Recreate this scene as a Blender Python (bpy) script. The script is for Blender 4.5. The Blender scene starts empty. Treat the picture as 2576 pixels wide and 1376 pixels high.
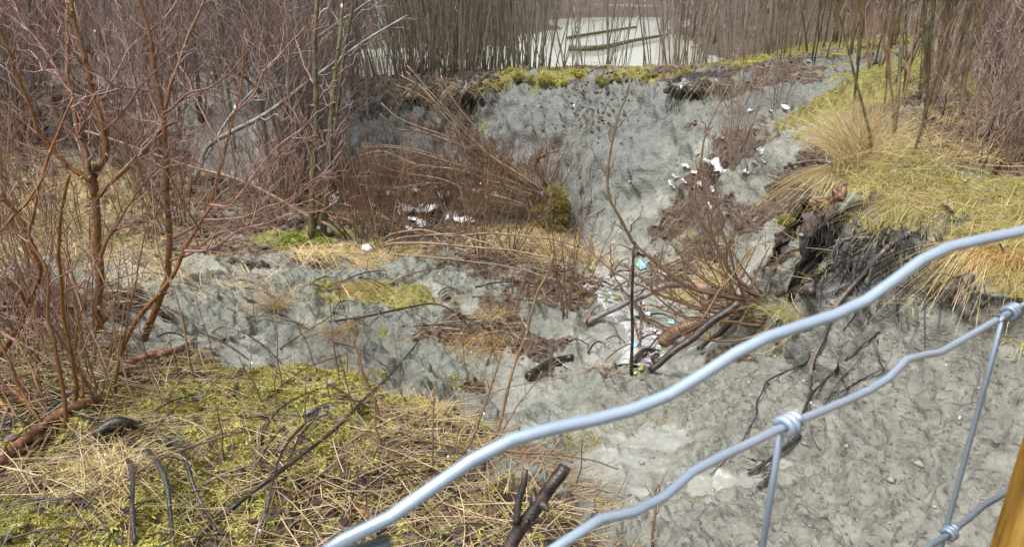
import bpy, math, random
import numpy as np
from mathutils import Vector
rad = math.radians
S = bpy.context.scene
COL = S.collection

# ------------------------------------------------------------------ camera, sky, sun, exposure
PITCH = rad(22.0)
FPX = 1860.0                      # focal length in pixels of a 2576 px wide picture
cd = bpy.data.cameras.new("camera")
cam = bpy.data.objects.new("camera", cd); COL.objects.link(cam)
cam.location = (0, 0, 0); cam.rotation_euler = (rad(90) - PITCH, 0, 0)
cd.sensor_width = 36; cd.lens = 36 * FPX / 2576
cd.clip_start = 0.01; cd.clip_end = 2000
cd.dof.use_dof = True; cd.dof.focus_distance = 6.0; cd.dof.aperture_fstop = 34
S.camera = cam
W = bpy.data.worlds.new("World"); S.world = W; W.use_nodes = True
nt = W.node_tree; nt.nodes.clear()
sky = nt.nodes.new('ShaderNodeTexSky'); sky.sky_type = 'NISHITA'; sky.sun_disc = False
SUN_EL, SUN_AZ = rad(62), rad(235)
sky.sun_elevation = SUN_EL; sky.sun_rotation = SUN_AZ; sky.dust_density = 4.0; sky.air_density = 1.0
hs = nt.nodes.new('ShaderNodeHueSaturation'); hs.inputs['Saturation'].default_value = 0.12
bg = nt.nodes.new('ShaderNodeBackground'); bg.inputs['Strength'].default_value = 0.095
wo = nt.nodes.new('ShaderNodeOutputWorld')
nt.links.new(sky.outputs[0], hs.inputs['Color']); nt.links.new(hs.outputs[0], bg.inputs[0]); nt.links.new(bg.outputs[0], wo.inputs[0])
sl = bpy.data.lights.new("sun", 'SUN'); sl.energy = 1.5; sl.angle = rad(14); sl.color = (1, .97, .93)
so = bpy.data.objects.new("sun", sl); COL.objects.link(so)
sd = Vector((math.sin(SUN_AZ) * math.cos(SUN_EL), math.cos(SUN_AZ) * math.cos(SUN_EL), math.sin(SUN_EL)))
so.rotation_euler = sd.to_track_quat('Z', 'Y').to_euler()
S.view_settings.view_transform = 'Standard'; S.view_settings.look = 'None'
S.view_settings.gamma = 1; S.view_settings.exposure = 1.3
S.cycles.max_bounces = 6; S.cycles.use_denoising = True; S.cycles.denoiser = 'OPENIMAGEDENOISE'; S.cycles.denoising_prefilter = 'ACCURATE'

# ------------------------------------------------------------------ helpers
rng = np.random.default_rng(7)
CP, SP = math.cos(PITCH), math.sin(PITCH)
def ray(px, py):
    a = (np.asarray(px, float) - 1288) / FPX; b = (688 - np.asarray(py, float)) / FPX
    return np.stack([a, CP + b * SP, -SP + b * CP], -1)
def unproj(px, py, y):            # point of a pixel's ray at forward distance y
    d = ray(px, py); return d * (np.asarray(y, float) / d[..., 1])[..., None]
def norm(v): return v / np.maximum(np.linalg.norm(v, axis=-1, keepdims=True), 1e-9)
def hash3(i, j, k, s):
    h = (i * 374761393 + j * 668265263 + k * 1274126177 + s * 974711) & 0xffffffff
    h = ((h ^ (h >> 13)) * 1274126177) & 0xffffffff
    return ((h ^ (h >> 16)) & 0xffff) / 65535.0
def vnoise(p, s=0):
    i = np.floor(p).astype(np.int64); f = p - i; f = f * f * (3 - 2 * f); o = 0
    for a in (0, 1):
        for b in (0, 1):
            for c in (0, 1):
                w = (f[:, 0] if a else 1 - f[:, 0]) * (f[:, 1] if b else 1 - f[:, 1]) * (f[:, 2] if c else 1 - f[:, 2])
                o = o + w * hash3(i[:, 0] + a, i[:, 1] + b, i[:, 2] + c, s)
    return o * 2 - 1
def fbm(p, octs=4, s=0, gain=.5):
    o = 0; a = 1; q = p
    for k in range(octs):
        o = o + a * vnoise(q, s + k); q = q * 2.03 + 17.1; a *= gain
    return o
def raw_mesh(name, V, faces, smooth=True):
    V = np.asarray(V, np.float32); me = bpy.data.meshes.new(name)
    idx = np.concatenate([f.ravel() for f in faces]).astype(np.int32)
    tot = np.concatenate([np.full(len(f), f.shape[1]) for f in faces])
    st = np.concatenate([[0], np.cumsum(tot)[:-1]]).astype(np.int32)
    me.vertices.add(len(V)); me.vertices.foreach_set('co', V.ravel())
    me.loops.add(len(idx)); me.loops.foreach_set('vertex_index', idx)
    me.polygons.add(len(st)); me.polygons.foreach_set('loop_start', st)
    if smooth: me.polygons.foreach_set('use_smooth', np.ones(len(st), bool))
    me.update(calc_edges=True)
    return me
def catmull(P, n):
    P = np.asarray(P, float)
    if len(P) == 2: P = np.stack([P[0], (P[0] + P[1]) / 2, P[1]])
    Q = np.vstack([2 * P[0] - P[1], P, 2 * P[-1] - P[-2]])
    L = np.concatenate([[0], np.cumsum(np.linalg.norm(np.diff(P, axis=0), axis=1))]); L /= L[-1]
    u = np.linspace(0, 1, n); k = np.clip(np.searchsorted(L, u, 'right') - 1, 0, len(P) - 2)
    f = ((u - L[k]) / np.maximum(L[k + 1] - L[k], 1e-9))[:, None]
    a, b, c, d = Q[k], Q[k + 1], Q[k + 2], Q[k + 3]
    return .5 * (2 * b + (c - a) * f + (2 * a - 5 * b + 4 * c - d) * f ** 2 + (3 * b - a - 3 * c + d) * f ** 3)
class MB:                          # collects tubes, ribbons and raw patches for ONE mesh object
    def __init__(self): self.V = []; self.F = []; self.n = 0; self.g = {}
    def raw(self, V, *F):
        self.V.append(np.asarray(V, float))
        for f in F: self.F.append(np.asarray(f) + self.n)
        self.n += len(V); return self
    def tube(self, P, R, sides=5):
        P = np.asarray(P, float); R = np.broadcast_to(np.asarray(R, float), (len(P),))
        self.g.setdefault((len(P), sides), []).append((P, R)); return self
    def batch(self, P, R, sides):
        N, K, _ = P.shape
        T = np.gradient(P, axis=1); T = norm(T)
        m = np.abs(T).mean(1); ref = np.eye(3)[np.argmin(m, 1)][:, None, :]
        A = norm(np.cross(T, ref)); B = np.cross(T, A)
        if sides == 2:             # flat ribbon
            V = np.stack([P - A * R[..., None], P + A * R[..., None]], 2)
        else:
            th = np.arange(sides) / sides * 2 * np.pi
            V = P[:, :, None] + R[:, :, None, None] * (A[:, :, None] * np.cos(th)[None, None, :, None] + B[:, :, None] * np.sin(th)[None, None, :, None])
        id0 = np.arange(N * K * sides).reshape(N, K, sides)
        if sides == 2:
            F = np.stack([id0[:, :-1, 0], id0[:, :-1, 1], id0[:, 1:, 1], id0[:, 1:, 0]], -1).reshape(-1, 4)
            self.raw(V.reshape(-1, 3), F)
        else:
            nx = np.roll(id0, -1, 2)
            F = np.stack([id0[:, :-1], nx[:, :-1], nx[:, 1:], id0[:, 1:]], -1).reshape(-1, 4)
            if sides >= 5: self.raw(V.reshape(-1, 3), F, id0[:, 0, ::-1], id0[:, -1])
            else: self.raw(V.reshape(-1, 3), F)
        return self
    def mesh(self, name, smooth=True):
        for (K, s), L in self.g.items():
            self.batch(np.stack([a for a, b in L]), np.stack([b for a, b in L]), s)
        self.g = {}
        by = {}
        for f in self.F: by.setdefault(f.shape[1], []).append(f)
        return raw_mesh(name, np.vstack(self.V), [np.vstack(v) for v in by.values()], smooth)
    def build(self, name, m, parent=None, smooth=True):
        me = self.mesh(name, smooth); me.materials.append(m)
        o = bpy.data.objects.new(name, me); COL.objects.link(o)
        if parent is not None:
            o.parent = parent; o.matrix_parent_inverse = parent.matrix_world.inverted() if False else o.matrix_parent_inverse
            me.transform(__import__('mathutils').Matrix.Translation(-Vector(parent.location)))
        return o
def tag(o, label, cat, group=None):
    o['label'] = label; o['category'] = cat
    if group: o['group'] = group
    return o
def kind(o, k): o['kind'] = k; return o
def thing(name, loc, label, cat, group=None):
    o = bpy.data.objects.new(name, None); o.empty_display_size = .1; COL.objects.link(o); o.location = Vector(loc)
    return tag(o, label, cat, group)
def dup(root, loc, rz, sc=1, label=None, group=None):
    r = root.copy(); COL.objects.link(r); r.location = Vector(loc); r.rotation_euler = (0, 0, rz); r.scale = (sc, sc, sc)
    if label: r['label'] = label
    if group: r['group'] = group
    for c in list(root.children):
        d = c.copy(); COL.objects.link(d); d.parent = r
        for e in c.children:
            g = e.copy(); COL.objects.link(g); g.parent = d
    return r

# ------------------------------------------------------------------ materials
def new_mat(name):
    m = bpy.data.materials.new(name); m.use_nodes = True; t = m.node_tree
    b = t.nodes['Principled BSDF']; return m, t, b
def noise_n(t, scale, detail=4, stretch=None, rough=.6):
    tc = t.nodes.new('ShaderNodeTexCoord'); n = t.nodes.new('ShaderNodeTexNoise')
    n.inputs['Scale'].default_value = scale; n.inputs['Detail'].default_value = detail; n.inputs['Roughness'].default_value = rough
    if stretch:
        mp = t.nodes.new('ShaderNodeMapping'); mp.inputs['Scale'].default_value = stretch
        t.links.new(tc.outputs['Object'], mp.inputs[0]); t.links.new(mp.outputs[0], n.inputs[0])
    else: t.links.new(tc.outputs['Object'], n.inputs[0])
    return n
def ramp_n(t, src, stops):
    r = t.nodes.new('ShaderNodeValToRGB'); e = r.color_ramp.elements
    while len(e) < len(stops): e.new(.5)
    for k, (p, c) in enumerate(stops): e[k].position = p; e[k].color = (*c, 1)
    t.links.new(src, r.inputs[0]); return r
def mix_n(t, fac, a, b, mode='MIX'):
    m = t.nodes.new('ShaderNodeMix'); m.data_type = 'RGBA'; m.blend_type = mode
    for sock, v in ((m.inputs[0], fac), (m.inputs[6], a), (m.inputs[7], b)):
        if isinstance(v, (int, float)): sock.default_value = v
        elif isinstance(v, tuple): sock.default_value = (*v, 1)
        else: t.links.new(v, sock)
    return m.outputs[2]
def M(name, stops, scale=20, rough=.6, bump=.3, bscale=80, isl=None, metal=0, stretch=None, bdist=.005, spec=.5, lo=.35, hi=.65):
    """noise ramp colour; isl = colour ramp picked at random for each loose piece, mixed half and half"""
    m, t, b = new_mat(name)
    n = noise_n(t, scale, 4, stretch)
    k = len(stops)
    c = ramp_n(t, n.outputs[0], [(lo + (hi - lo) * i / max(1, k - 1), s) for i, s in enumerate(stops)]).outputs[0]
    if isl:
        g = t.nodes.new('ShaderNodeNewGeometry')
        k2 = len(isl); r = ramp_n(t, g.outputs['Random Per Island'], [(i / max(1, k2 - 1), s) for i, s in enumerate(isl)])
        c = mix_n(t, .65, c, r.outputs[0])
    oi = t.nodes.new('ShaderNodeObjectInfo')
    mr = t.nodes.new('ShaderNodeMapRange'); mr.inputs[3].default_value = .7; mr.inputs[4].default_value = 1.25
    t.links.new(oi.outputs['Random'], mr.inputs[0])
    c = mix_n(t, 1.0, c, mr.outputs[0], 'MULTIPLY')
    t.links.new(c, b.inputs['Base Color'])
    b.inputs['Roughness'].default_value = rough; b.inputs['Metallic'].default_value = metal
    b.inputs['Specular IOR Level'].default_value = spec
    if bump:
        n2 = noise_n(t, bscale, 3, stretch); bp = t.nodes.new('ShaderNodeBump'); bp.inputs['Strength'].default_value = bump; bp.inputs['Distance'].default_value = bdist
        t.links.new(n2.outputs[0], bp.inputs['Height']); t.links.new(bp.outputs[0], b.inputs['Normal'])
    return m
MT = {}
MT['alder'] = M('wet_alder_bark', [(.075, .032, .011), (.20, .082, .022), (.15, .085, .026)], 30, .38, .5, 140)
MT['pinktwig'] = M('wet_red_twig', [(.10, .042, .026), (.21, .105, .078), (.36, .25, .21)], 14, .33, .3, 120, isl=[(.10, .042, .026), (.24, .12, .092), (.46, .35, .31)])
MT['purpletwig'] = M('purple_brown_twig', [(.06, .038, .034), (.17, .115, .10), (.32, .25, .22)], 6, .45, 0, isl=[(.06, .038, .033), (.20, .13, .112), (.48, .40, .36), (.26, .16, .14)])
MT['greystem'] = M('grey_olive_bark', [(.07, .06, .045), (.14, .12, .09), (.23, .205, .16)], 9, .5, .4, 60, isl=[(.06, .045, .03), (.15, .12, .08), (.29, .25, .19), (.16, .085, .05)])
MT['redstem'] = M('red_brown_bark', [(.055, .03, .016), (.14, .07, .035), (.25, .155, .09)], 16, .4, .4, 90, isl=[(.045, .022, .014), (.15, .056, .028), (.28, .175, .11), (.12, .095, .05), (.17, .06, .035)])
MT['olive'] = M('olive_bark', [(.05, .045, .02), (.10, .085, .035), (.17, .15, .08)], 14, .5, .5, 60)
MT['palebark'] = M('pale_fallen_bark', [(.09, .08, .068), (.19, .175, .155), (.32, .305, .28)], 12, .5, .4, 70)
MT['tanstem'] = M('tan_wet_stem', [(.10, .065, .035), (.22, .155, .095), (.34, .26, .18)], 10, .45, .3, 80, isl=[(.12, .075, .04), (.22, .15, .09), (.34, .27, .19)])
MT['birch'] = M('birch_bark', [(.02, .02, .018), (.50, .49, .46), (.62, .61, .58)], 14, .55, .3, 60, lo=.42, hi=.56)
MT['darkwood'] = M('wet_dark_wood', [(.012, .010, .009), (.035, .026, .022), (.09, .055, .04)], 22, .35, .6, 90)
MT['root'] = M('wet_black_root', [(.012, .011, .011), (.03, .027, .027), (.065, .055, .052)], 24, .35, .5, 110)
MT['greyroot'] = M('grey_peeled_root', [(.05, .045, .045), (.14, .12, .12), (.36, .24, .18)], 9, .45, .4, 90)
MT['redwood'] = M('red_brown_rotten_wood', [(.05, .022, .014), (.15, .06, .03), (.30, .17, .10)], 18, .45, .6, 80)
MT['straw'] = M('dead_straw', [(.16, .10, .05), (.34, .24, .13), (.50, .39, .24)], 9, .5, 0, isl=[(.05, .028, .02), (.17, .10, .055), (.32, .22, .12), (.66, .55, .36), (.12, .06, .035), (.50, .40, .24), (.07, .04, .03), (.62, .5, .3)])
MT['tuft'] = M('dry_grass_blade', [(.44, .31, .13), (.66, .51, .25), (.76, .64, .38)], 7, .5, 0, isl=[(.34, .22, .09), (.66, .51, .25), (.80, .69, .43)])
MT['rust'] = M('rusty_grass_blade', [(.26, .13, .04), (.40, .23, .07), (.5, .35, .13)], 7, .55, 0, isl=[(.24, .12, .04), (.42, .26, .09), (.52, .38, .15)])
MT['greengrass'] = M('yellow_green_grass', [(.20, .19, .04), (.42, .36, .12), (.56, .47, .22)], 5, .55, 0, isl=[(.14, .18, .03), (.40, .35, .11), (.62, .52, .27), (.28, .28, .06)])
MT['moss'] = M('yellow_moss', [(.12, .12, .018), (.36, .34, .06), (.54, .49, .15)], 5, .6, 0, isl=[(.11, .13, .02), (.34, .36, .05), (.64, .58, .18), (.50, .47, .12), (.22, .16, .06), (.30, .27, .07)])
MT['mossbright'] = M('bright_green_moss', [(.05, .08, .006), (.15, .21, .015), (.26, .30, .04)], 9, .6, 0, isl=[(.05, .09, .008), (.14, .20, .015), (.28, .32, .04), (.2, .17, .05)])
MT['leaf'] = M('wet_dead_leaf', [(.02, .012, .014), (.06, .03, .032), (.13, .06, .045)], 30, .4, .3, 120, isl=[(.02, .012, .014), (.07, .035, .04), (.16, .07, .04)])
MT['plastic'] = M('white_plastic', [(.30, .28, .25), (.62, .64, .66), (.78, .80, .82)], 9, .35, .3, 60)
MT['bluepl'] = M('blue_plastic', [(.10, .32, .62), (.20, .52, .78), (.6, .75, .85)], 26, .35, .2, 60)
MT['greenpl'] = M('green_plastic', [(.06, .5, .14), (.1, .6, .25), (.75, .8, .8)], 16, .35, .2, 60)
MT['yellowpl'] = M('yellow_plastic', [(.75, .62, .02), (.85, .75, .06)], 16, .4, .2, 60)
MT['wire'] = M('galvanised_wire', [(.29, .365, .455), (.34, .415, .505)], 60, .42, .08, 900, metal=.5, bdist=.001)  # bluish base colour carries the sky's reflection; the sky itself is nearly grey
MT['postwood'] = M('treated_post_wood', [(.10, .05, .008), (.22, .115, .016), (.38, .23, .06)], 9, .5, .5, 22, stretch=(14, 14, 1.2))
MT['cutwood'] = M('brown_ribbed_wood', [(.09, .05, .025), (.20, .12, .065), (.29, .19, .12)], 12, .45, .4, 60)
MT['stone'] = M('wet_pebble', [(.06, .06, .06), (.15, .15, .15), (.26, .26, .25)], 20, .35, .4, 80)

# ------------------------------------------------------------------ terrain
# (px, py, height the eye reads from the photo before the tilt is applied, ground class)
C, MO, SO, GR, MU, DK = 'clay', 'moss', 'soil', 'grass', 'mud', 'dark'
CTRL = [
 (0,1376,-1.70,MO),(300,1376,-1.72,MO),(600,1376,-1.75,MO),(900,1376,-1.80,SO),(1200,1376,-1.85,SO),(0,1150,-1.75,MO),(200,1100,-1.76,SO),(400,1150,-1.8,MO),(800,1150,-1.86,MO),(600,1250,-1.77,MO),(130,1260,-1.71,SO),(480,1340,-1.735,SO),(720,1170,-1.87,SO),(860,1310,-1.80,SO),(300,1190,-1.76,SO),
 (1000,1250,-1.88,SO),(1150,1200,-1.95,SO),(1290,1300,-1.92,SO),(1330,1376,-1.92,SO),(0,950,-1.8,SO),(150,950,-1.85,SO),(300,950,-1.92,SO),(450,920,-2.02,SO),(340,720,-2.18,C),(500,700,-2.38,C),(600,970,-2.06,MO),(800,965,-2.08,MO),(930,985,-2.10,MO),
 (1040,1040,-2.10,GR),(1150,1110,-2.10,SO),(1230,1150,-2.06,SO),(700,1050,-1.95,MO),(950,1100,-2.0,MO),(350,1020,-1.88,MO),
 (500,880,-2.24,C),(700,925,-2.28,C),(600,850,-2.33,C),(900,930,-2.37,C),(1000,960,-2.42,C),(1000,900,-2.45,C),(800,860,-2.42,C),(1100,1010,-2.45,C),(1300,950,-2.58,C),(1500,1000,-2.52,C),(1250,1060,-2.52,C),(1330,1090,-2.46,MU),
 (1450,1170,-2.42,MU),(1550,1200,-2.38,MU),(1420,1240,-2.30,MU),(1400,1310,-2.12,C),(1700,1250,-2.33,C),(1620,1190,-2.36,MU),(1800,1190,-2.28,MU),(2000,1250,-2.18,C),(2300,1250,-2.05,C),(2576,1250,-1.93,C),
 (1500,1376,-2.14,C),(1900,1376,-2.1,C),(2300,1376,-2.03,C),(2576,1376,-1.96,C),(1900,1100,-2.26,C),(2200,1100,-2.03,C),(2500,1100,-1.8,C),(1700,1050,-2.45,C),(1780,1000,-2.45,C),(1520,1110,-2.40,C),
 (2000,950,-2.2,C),(2300,900,-1.77,C),(2500,870,-1.58,C),(2150,840,-1.88,C),(2200,770,-1.63,C),(2400,770,-1.47,C),(2510,775,-1.39,C),(2120,700,-1.66,DK),(2250,690,-1.50,DK),
 (2060,540,-1.36,SO),(2180,560,-1.36,GR),(2300,600,-1.36,GR),(2430,650,-1.33,GR),(2576,680,-1.30,GR),(2150,490,-1.22,GR),(2400,540,-1.16,GR),(2576,520,-1.1,GR),(2200,420,-1.12,GR),(2400,420,-1.06,SO),(2576,420,-1.0,SO),
 (2060,450,-1.32,SO),(2200,300,-.95,SO),(2400,250,-.88,MO),(2576,250,-.82,SO),(2150,200,-.75,MO),(2300,170,-.72,MO),(2100,110,-.60,MO),(2050,120,-.68,MO),(2500,120,-.6,SO),(1980,150,-.85,MO),
 (1990,650,-2.02,C),(2040,720,-1.95,C),(1960,600,-1.98,C),(2000,830,-2.22,C),(1900,850,-2.5,C),(1940,760,-2.3,SO),
 (1900,200,-.98,SO),(1900,290,-1.35,C),(1980,290,-1.3,C),(1950,400,-1.62,C),(1850,420,-1.8,SO),(1950,520,-1.9,SO),(1900,620,-2.25,SO),(1850,700,-2.45,GR),(1780,600,-2.45,SO),(1750,460,-2.05,SO),(1820,780,-2.6,SO),
 (1600,750,-2.86,MU),(1600,900,-2.72,MU),(1520,700,-2.9,MU),(1560,830,-2.78,MU),(1680,840,-2.72,MU),(1620,660,-2.92,MU),(1780,870,-2.62,MU),
 (1500,600,-2.98,C),(1560,620,-2.95,C),(1650,600,-2.75,C),(1440,560,-2.9,C),(1480,520,-2.72,C),(1600,500,-2.5,C),(1450,430,-2.22,C),(1560,400,-2.05,C),(1400,330,-1.75,C),(1500,300,-1.6,C),(1300,300,-1.66,C),(1300,400,-2.2,C),(1350,470,-2.5,C),
 (1400,215,-1.2,C),(1500,215,-1.17,C),(1250,240,-1.4,DK),(1100,250,-1.46,DK),(1000,250,-1.5,DK),(1620,220,-1.15,C),(1700,260,-1.3,C),(1780,250,-1.26,DK),(1700,350,-1.68,C),(1820,300,-1.42,C),(1700,430,-2.0,C),
 (1400,190,-1.08,MO),(1500,190,-1.06,SO),(1300,190,-1.09,MO),(1200,195,-1.17,SO),(1100,205,-1.24,SO),(1000,210,-1.29,SO),(900,205,-1.27,SO),(1620,190,-1.05,MO),(1720,190,-1.02,SO),(1800,170,-.97,MO),(1880,150,-.93,MO),
 (1150,380,-2.2,C),(1000,390,-2.25,C),(1100,330,-1.88,C),(950,330,-1.92,C),(900,420,-2.3,C),(880,300,-1.75,C),(1200,440,-2.5,C),(1300,520,-2.8,SO),(1100,480,-2.65,SO),(1000,520,-2.75,SO),
 (850,560,-2.7,SO),(1000,600,-2.72,SO),(1100,600,-2.74,SO),(1250,600,-2.78,GR),(1350,580,-2.84,GR),(1420,640,-2.75,GR),(1300,660,-2.70,SO),(1150,650,-2.68,SO),(950,650,-2.62,GR),(1350,720,-2.68,SO),(1450,740,-2.74,SO),(1480,800,-2.74,C),
 (800,640,-2.55,GR),(720,620,-2.5,MO),(600,660,-2.48,SO),(700,690,-2.46,C),(850,700,-2.56,C),(1000,690,-2.6,C),(1000,740,-2.56,MO),(1150,720,-2.62,C),(850,740,-2.52,MO),(700,760,-2.44,C),(1000,800,-2.52,C),(1150,850,-2.56,SO),(1230,800,-2.6,SO),(1280,880,-2.6,SO),(1400,860,-2.66,C),(550,780,-2.38,C),(450,760,-2.3,C),
 (1200,760,-2.6,C),(620,710,-2.44,C),(400,680,-2.3,C),(500,620,-2.42,SO),(300,760,-2.05,SO),(100,760,-1.9,SO),(250,620,-2.15,GR),(100,560,-2.05,GR),(150,480,-2.05,GR),(50,640,-1.95,GR),(350,480,-2.3,GR),
 (500,500,-2.45,SO),(650,500,-2.5,SO),(750,480,-2.5,SO),(300,380,-1.95,SO),(600,400,-2.15,MU),(500,330,-1.85,MU),(680,370,-2.05,MU),(550,240,-1.45,MU),(340,200,-1.25,MU),(0,350,-1.75,SO),(100,250,-1.35,SO),(750,300,-1.7,C),(0,480,-1.95,SO),(450,260,-1.5,MU),(250,290,-1.6,SO),(800,400,-2.15,C),
]
cp = np.array([(a, b, c) for a, b, c, d in CTRL], float); ccls = [d for *_, d in CTRL]
b_ = (688 - cp[:, 1]) / FPX
tdep = cp[:, 2] / (-.342 + .94 * b_)
CW = ray(cp[:, 0], cp[:, 1]) * tdep[:, None]
extra = [(-.6, .3, -1.75, SO), (.8, .3, -1.75, SO), (0, -.5, -1.75, SO), (0, 1.0, -1.78, SO), (-1.5, 1, -1.75, MO), (1.2, 1.2, -1.85, C), (-3, 0, -1.75, MO), (3, 0, -1.7, SO), (0, -4, -1.7, SO), (6, 3, -1.2, SO), (-6, 3, -1.8, SO),
         (-8, 8, -2.0, SO), (9, 8, -1.0, SO), (-13, 13, -1.9, SO), (-20, 10, -1.5, SO), (14, 16, -1.1, SO), (20, 10, -.6, SO), (0, -20, -1.5, SO), (-20, -10, -1.5, SO), (20, -10, -1.2, SO),
         (-4, 15.6, -2.35, MU), (-2, 15.2, -2.35, MU), (0, 15.2, -2.3, MU), (2, 15.3, -2.3, MU), (3.6, 15.5, -2.3, MU), (-3, 19, -2.4, SO), (0, 19, -2.4, SO), (3, 19, -2.4, SO), (1.5, 25, -2.4, SO), (4, 25, -2.4, SO), (3, 35, -2.4, SO), (6, 35, -2.4, SO), (4, 50, -2.4, SO), (9, 50, -2.4, SO),
         (-7, 20, -1.85, SO), (-5, 23, -1.75, SO), (-1, 23.5, -1.7, SO), (-10, 25, -1.5, SO), (-3, 30, -1.0, SO), (0, 42, -.6, SO), (-15, 30, -.8, SO), (7, 20, -1.5, SO), (9, 26, -1.2, SO), (14, 40, -.6, SO), (16, 25, -.9, SO), (-20, 60, 3, SO), (-50, 60, 5, SO), (25, 60, 2, SO), (60, 60, 5, SO), (8, 75, -1.7, SO), (12, 120, -1, SO), (-60, 0, 0, SO), (60, 0, 0, SO), (0, -60, 0, SO), (-10, 120, 8, SO), (-120, 120, 10, SO), (120, 120, 8, SO)]
EX = np.array([e[:3] for e in extra], float)
CX = np.vstack([CW, EX]); ccls = ccls + [e[3] for e in extra]
def rbf_fit(X, z, c=.06, lam=.02):
    d = np.sqrt(((X[:, None] - X[None]) ** 2).sum(-1) + c * c)
    n = len(X); A = np.zeros((n + 1, n + 1)); A[:n, :n] = -d; A[:n, :n] += np.eye(n) * lam; A[:n, n] = 1; A[n, :n] = 1
    return np.linalg.solve(A, np.concatenate([z, [0]]))
RW = rbf_fit(CX[:, :2], CX[:, 2])
def base_z(x, y):
    x = np.atleast_1d(x).astype(float); y = np.atleast_1d(y).astype(float); o = np.empty(len(x))
    for s in range(0, len(x), 60000):
        e = slice(s, s + 60000)
        d = np.sqrt((x[e, None] - CX[None, :, 0]) ** 2 + (y[e, None] - CX[None, :, 1]) ** 2 + .0036)
        o[e] = -(d @ RW[:-1]) + RW[-1]
    return o
CLS = [C, MO, SO, GR, MU, DK]
CI = np.array([CLS.index(c) for c in ccls])
def classes(x, y):                # soft ground-class weights at plan positions
    p = np.stack([x, y, np.zeros_like(x)], -1)
    dist = np.sqrt(x * x + y * y); amp = .08 + .022 * dist
    wx = x + amp * fbm(p * 2.2, 4, 11, .6); wy = y + amp * fbm(p * 2.2, 4, 31, .6)
    out = np.zeros((len(x), len(CLS)))
    for s in range(0, len(x), 60000):
        e = slice(s, s + 60000)
        d2 = (wx[e, None] - CX[None, :, 0]) ** 2 + (wy[e, None] - CX[None, :, 1]) ** 2 + .0004
        w = d2 ** -3
        for k in range(len(CLS)): out[e, k] = w[:, CI == k].sum(1)
    for k in range(len(CLS)): out[:, k] = (out[:, k] + .012 * out.sum(1) * (k < 4)) * np.exp(2.6 * fbm(p * 3.1 + 40 * k, 5, 50 + k, .75))
    return out / out.sum(1, keepdims=True)
fine = np.linspace(rad(-42), rad(42), 720)
ang = np.concatenate([np.arange(-180, -42, 4.0) * math.pi / 180, fine, rad(44) + np.arange(0, 136, 4.0) * math.pi / 180])
rr = np.concatenate([[.02, .15, .3, .5, .7, .9], np.exp(np.arange(math.log(1.1), math.log(14.2), .0036)), np.exp(np.arange(math.log(14.25), math.log(300), .014))])
RR, AA = np.meshgrid(rr, ang, indexing='ij')
gx, gy = (RR * np.sin(AA)).ravel(), (RR * np.cos(AA)).ravel()
gz = base_z(gx, gy); G = np.stack([gx, gy, gz], -1)
GC = classes(gx, gy)
nr, na = RR.shape
g3 = G.reshape(nr, na, 3)
du = np.gradient(g3, axis=0); dv = np.gradient(g3, axis=1)
gn = norm(np.cross(dv, du)).reshape(-1, 3); gn[gn[:, 2] < 0] *= -1
slope = 1 - gn[:, 2]
rad_ = np.sqrt(gx * gx + gy * gy).reshape(nr, na); zz_ = gz.reshape(nr, na); zmax = zz_.copy()
for i in range(6, nr):
    if rad_[i, 0] > 15: break
    j = np.searchsorted(rr, rr[i] + .55); zmax[i] = zz_[i:j + 1].max(0)
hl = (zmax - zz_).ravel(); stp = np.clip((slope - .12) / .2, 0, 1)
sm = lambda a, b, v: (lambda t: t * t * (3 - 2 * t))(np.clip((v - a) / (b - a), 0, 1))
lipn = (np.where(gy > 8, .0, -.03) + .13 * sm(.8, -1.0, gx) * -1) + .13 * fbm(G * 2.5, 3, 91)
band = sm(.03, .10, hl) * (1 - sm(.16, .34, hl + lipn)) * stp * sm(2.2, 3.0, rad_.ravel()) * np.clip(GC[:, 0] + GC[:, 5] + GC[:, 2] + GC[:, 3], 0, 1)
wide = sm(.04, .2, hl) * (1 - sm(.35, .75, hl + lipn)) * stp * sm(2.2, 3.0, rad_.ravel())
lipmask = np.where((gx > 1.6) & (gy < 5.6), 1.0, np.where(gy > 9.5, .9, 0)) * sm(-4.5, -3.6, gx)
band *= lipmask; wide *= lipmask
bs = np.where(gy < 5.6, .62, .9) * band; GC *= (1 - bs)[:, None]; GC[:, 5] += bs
push = wide * np.where(gy < 5.6, .15, .17)
G = G + np.stack([gx / rad_.ravel(), gy / rad_.ravel(), gx * 0], -1) * push[:, None]
smear = (1 - .6 * sm(8.9, 9.9, gy)) * sm(.02, .42, fbm(G * np.array([1.3, 1.3, 1.3]), 3, 81, .55)) * np.clip(GC[:, 0] + GC[:, 4], 0, 1) * (gy > 0)
warm = sm(.1, 1.2, gx) * (1 - sm(4.0, 5.2, gy)); smear *= 1 - .75 * warm
rough = GC[:, 0] * 1.0 + GC[:, 5] * 1.3 + GC[:, 4] * .25 + GC[:, 2] * .8 + GC[:, 1] * .6 + GC[:, 3] * .6
fade = np.clip(gx * 0 + np.sqrt(gx * gx + gy * gy) / 6, .7, 2.2)
big = fbm(G * np.array([1.6, 1.6, 1.6]), 3, 3)
mid = 1 - np.abs(fbm(G * 6.0, 3, 5)) * 1.6
clod = np.abs(fbm(G * np.array([15, 15, 19.]), 3, 9, .6))
finen = fbm(G * 42.0, 2, 21)
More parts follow.
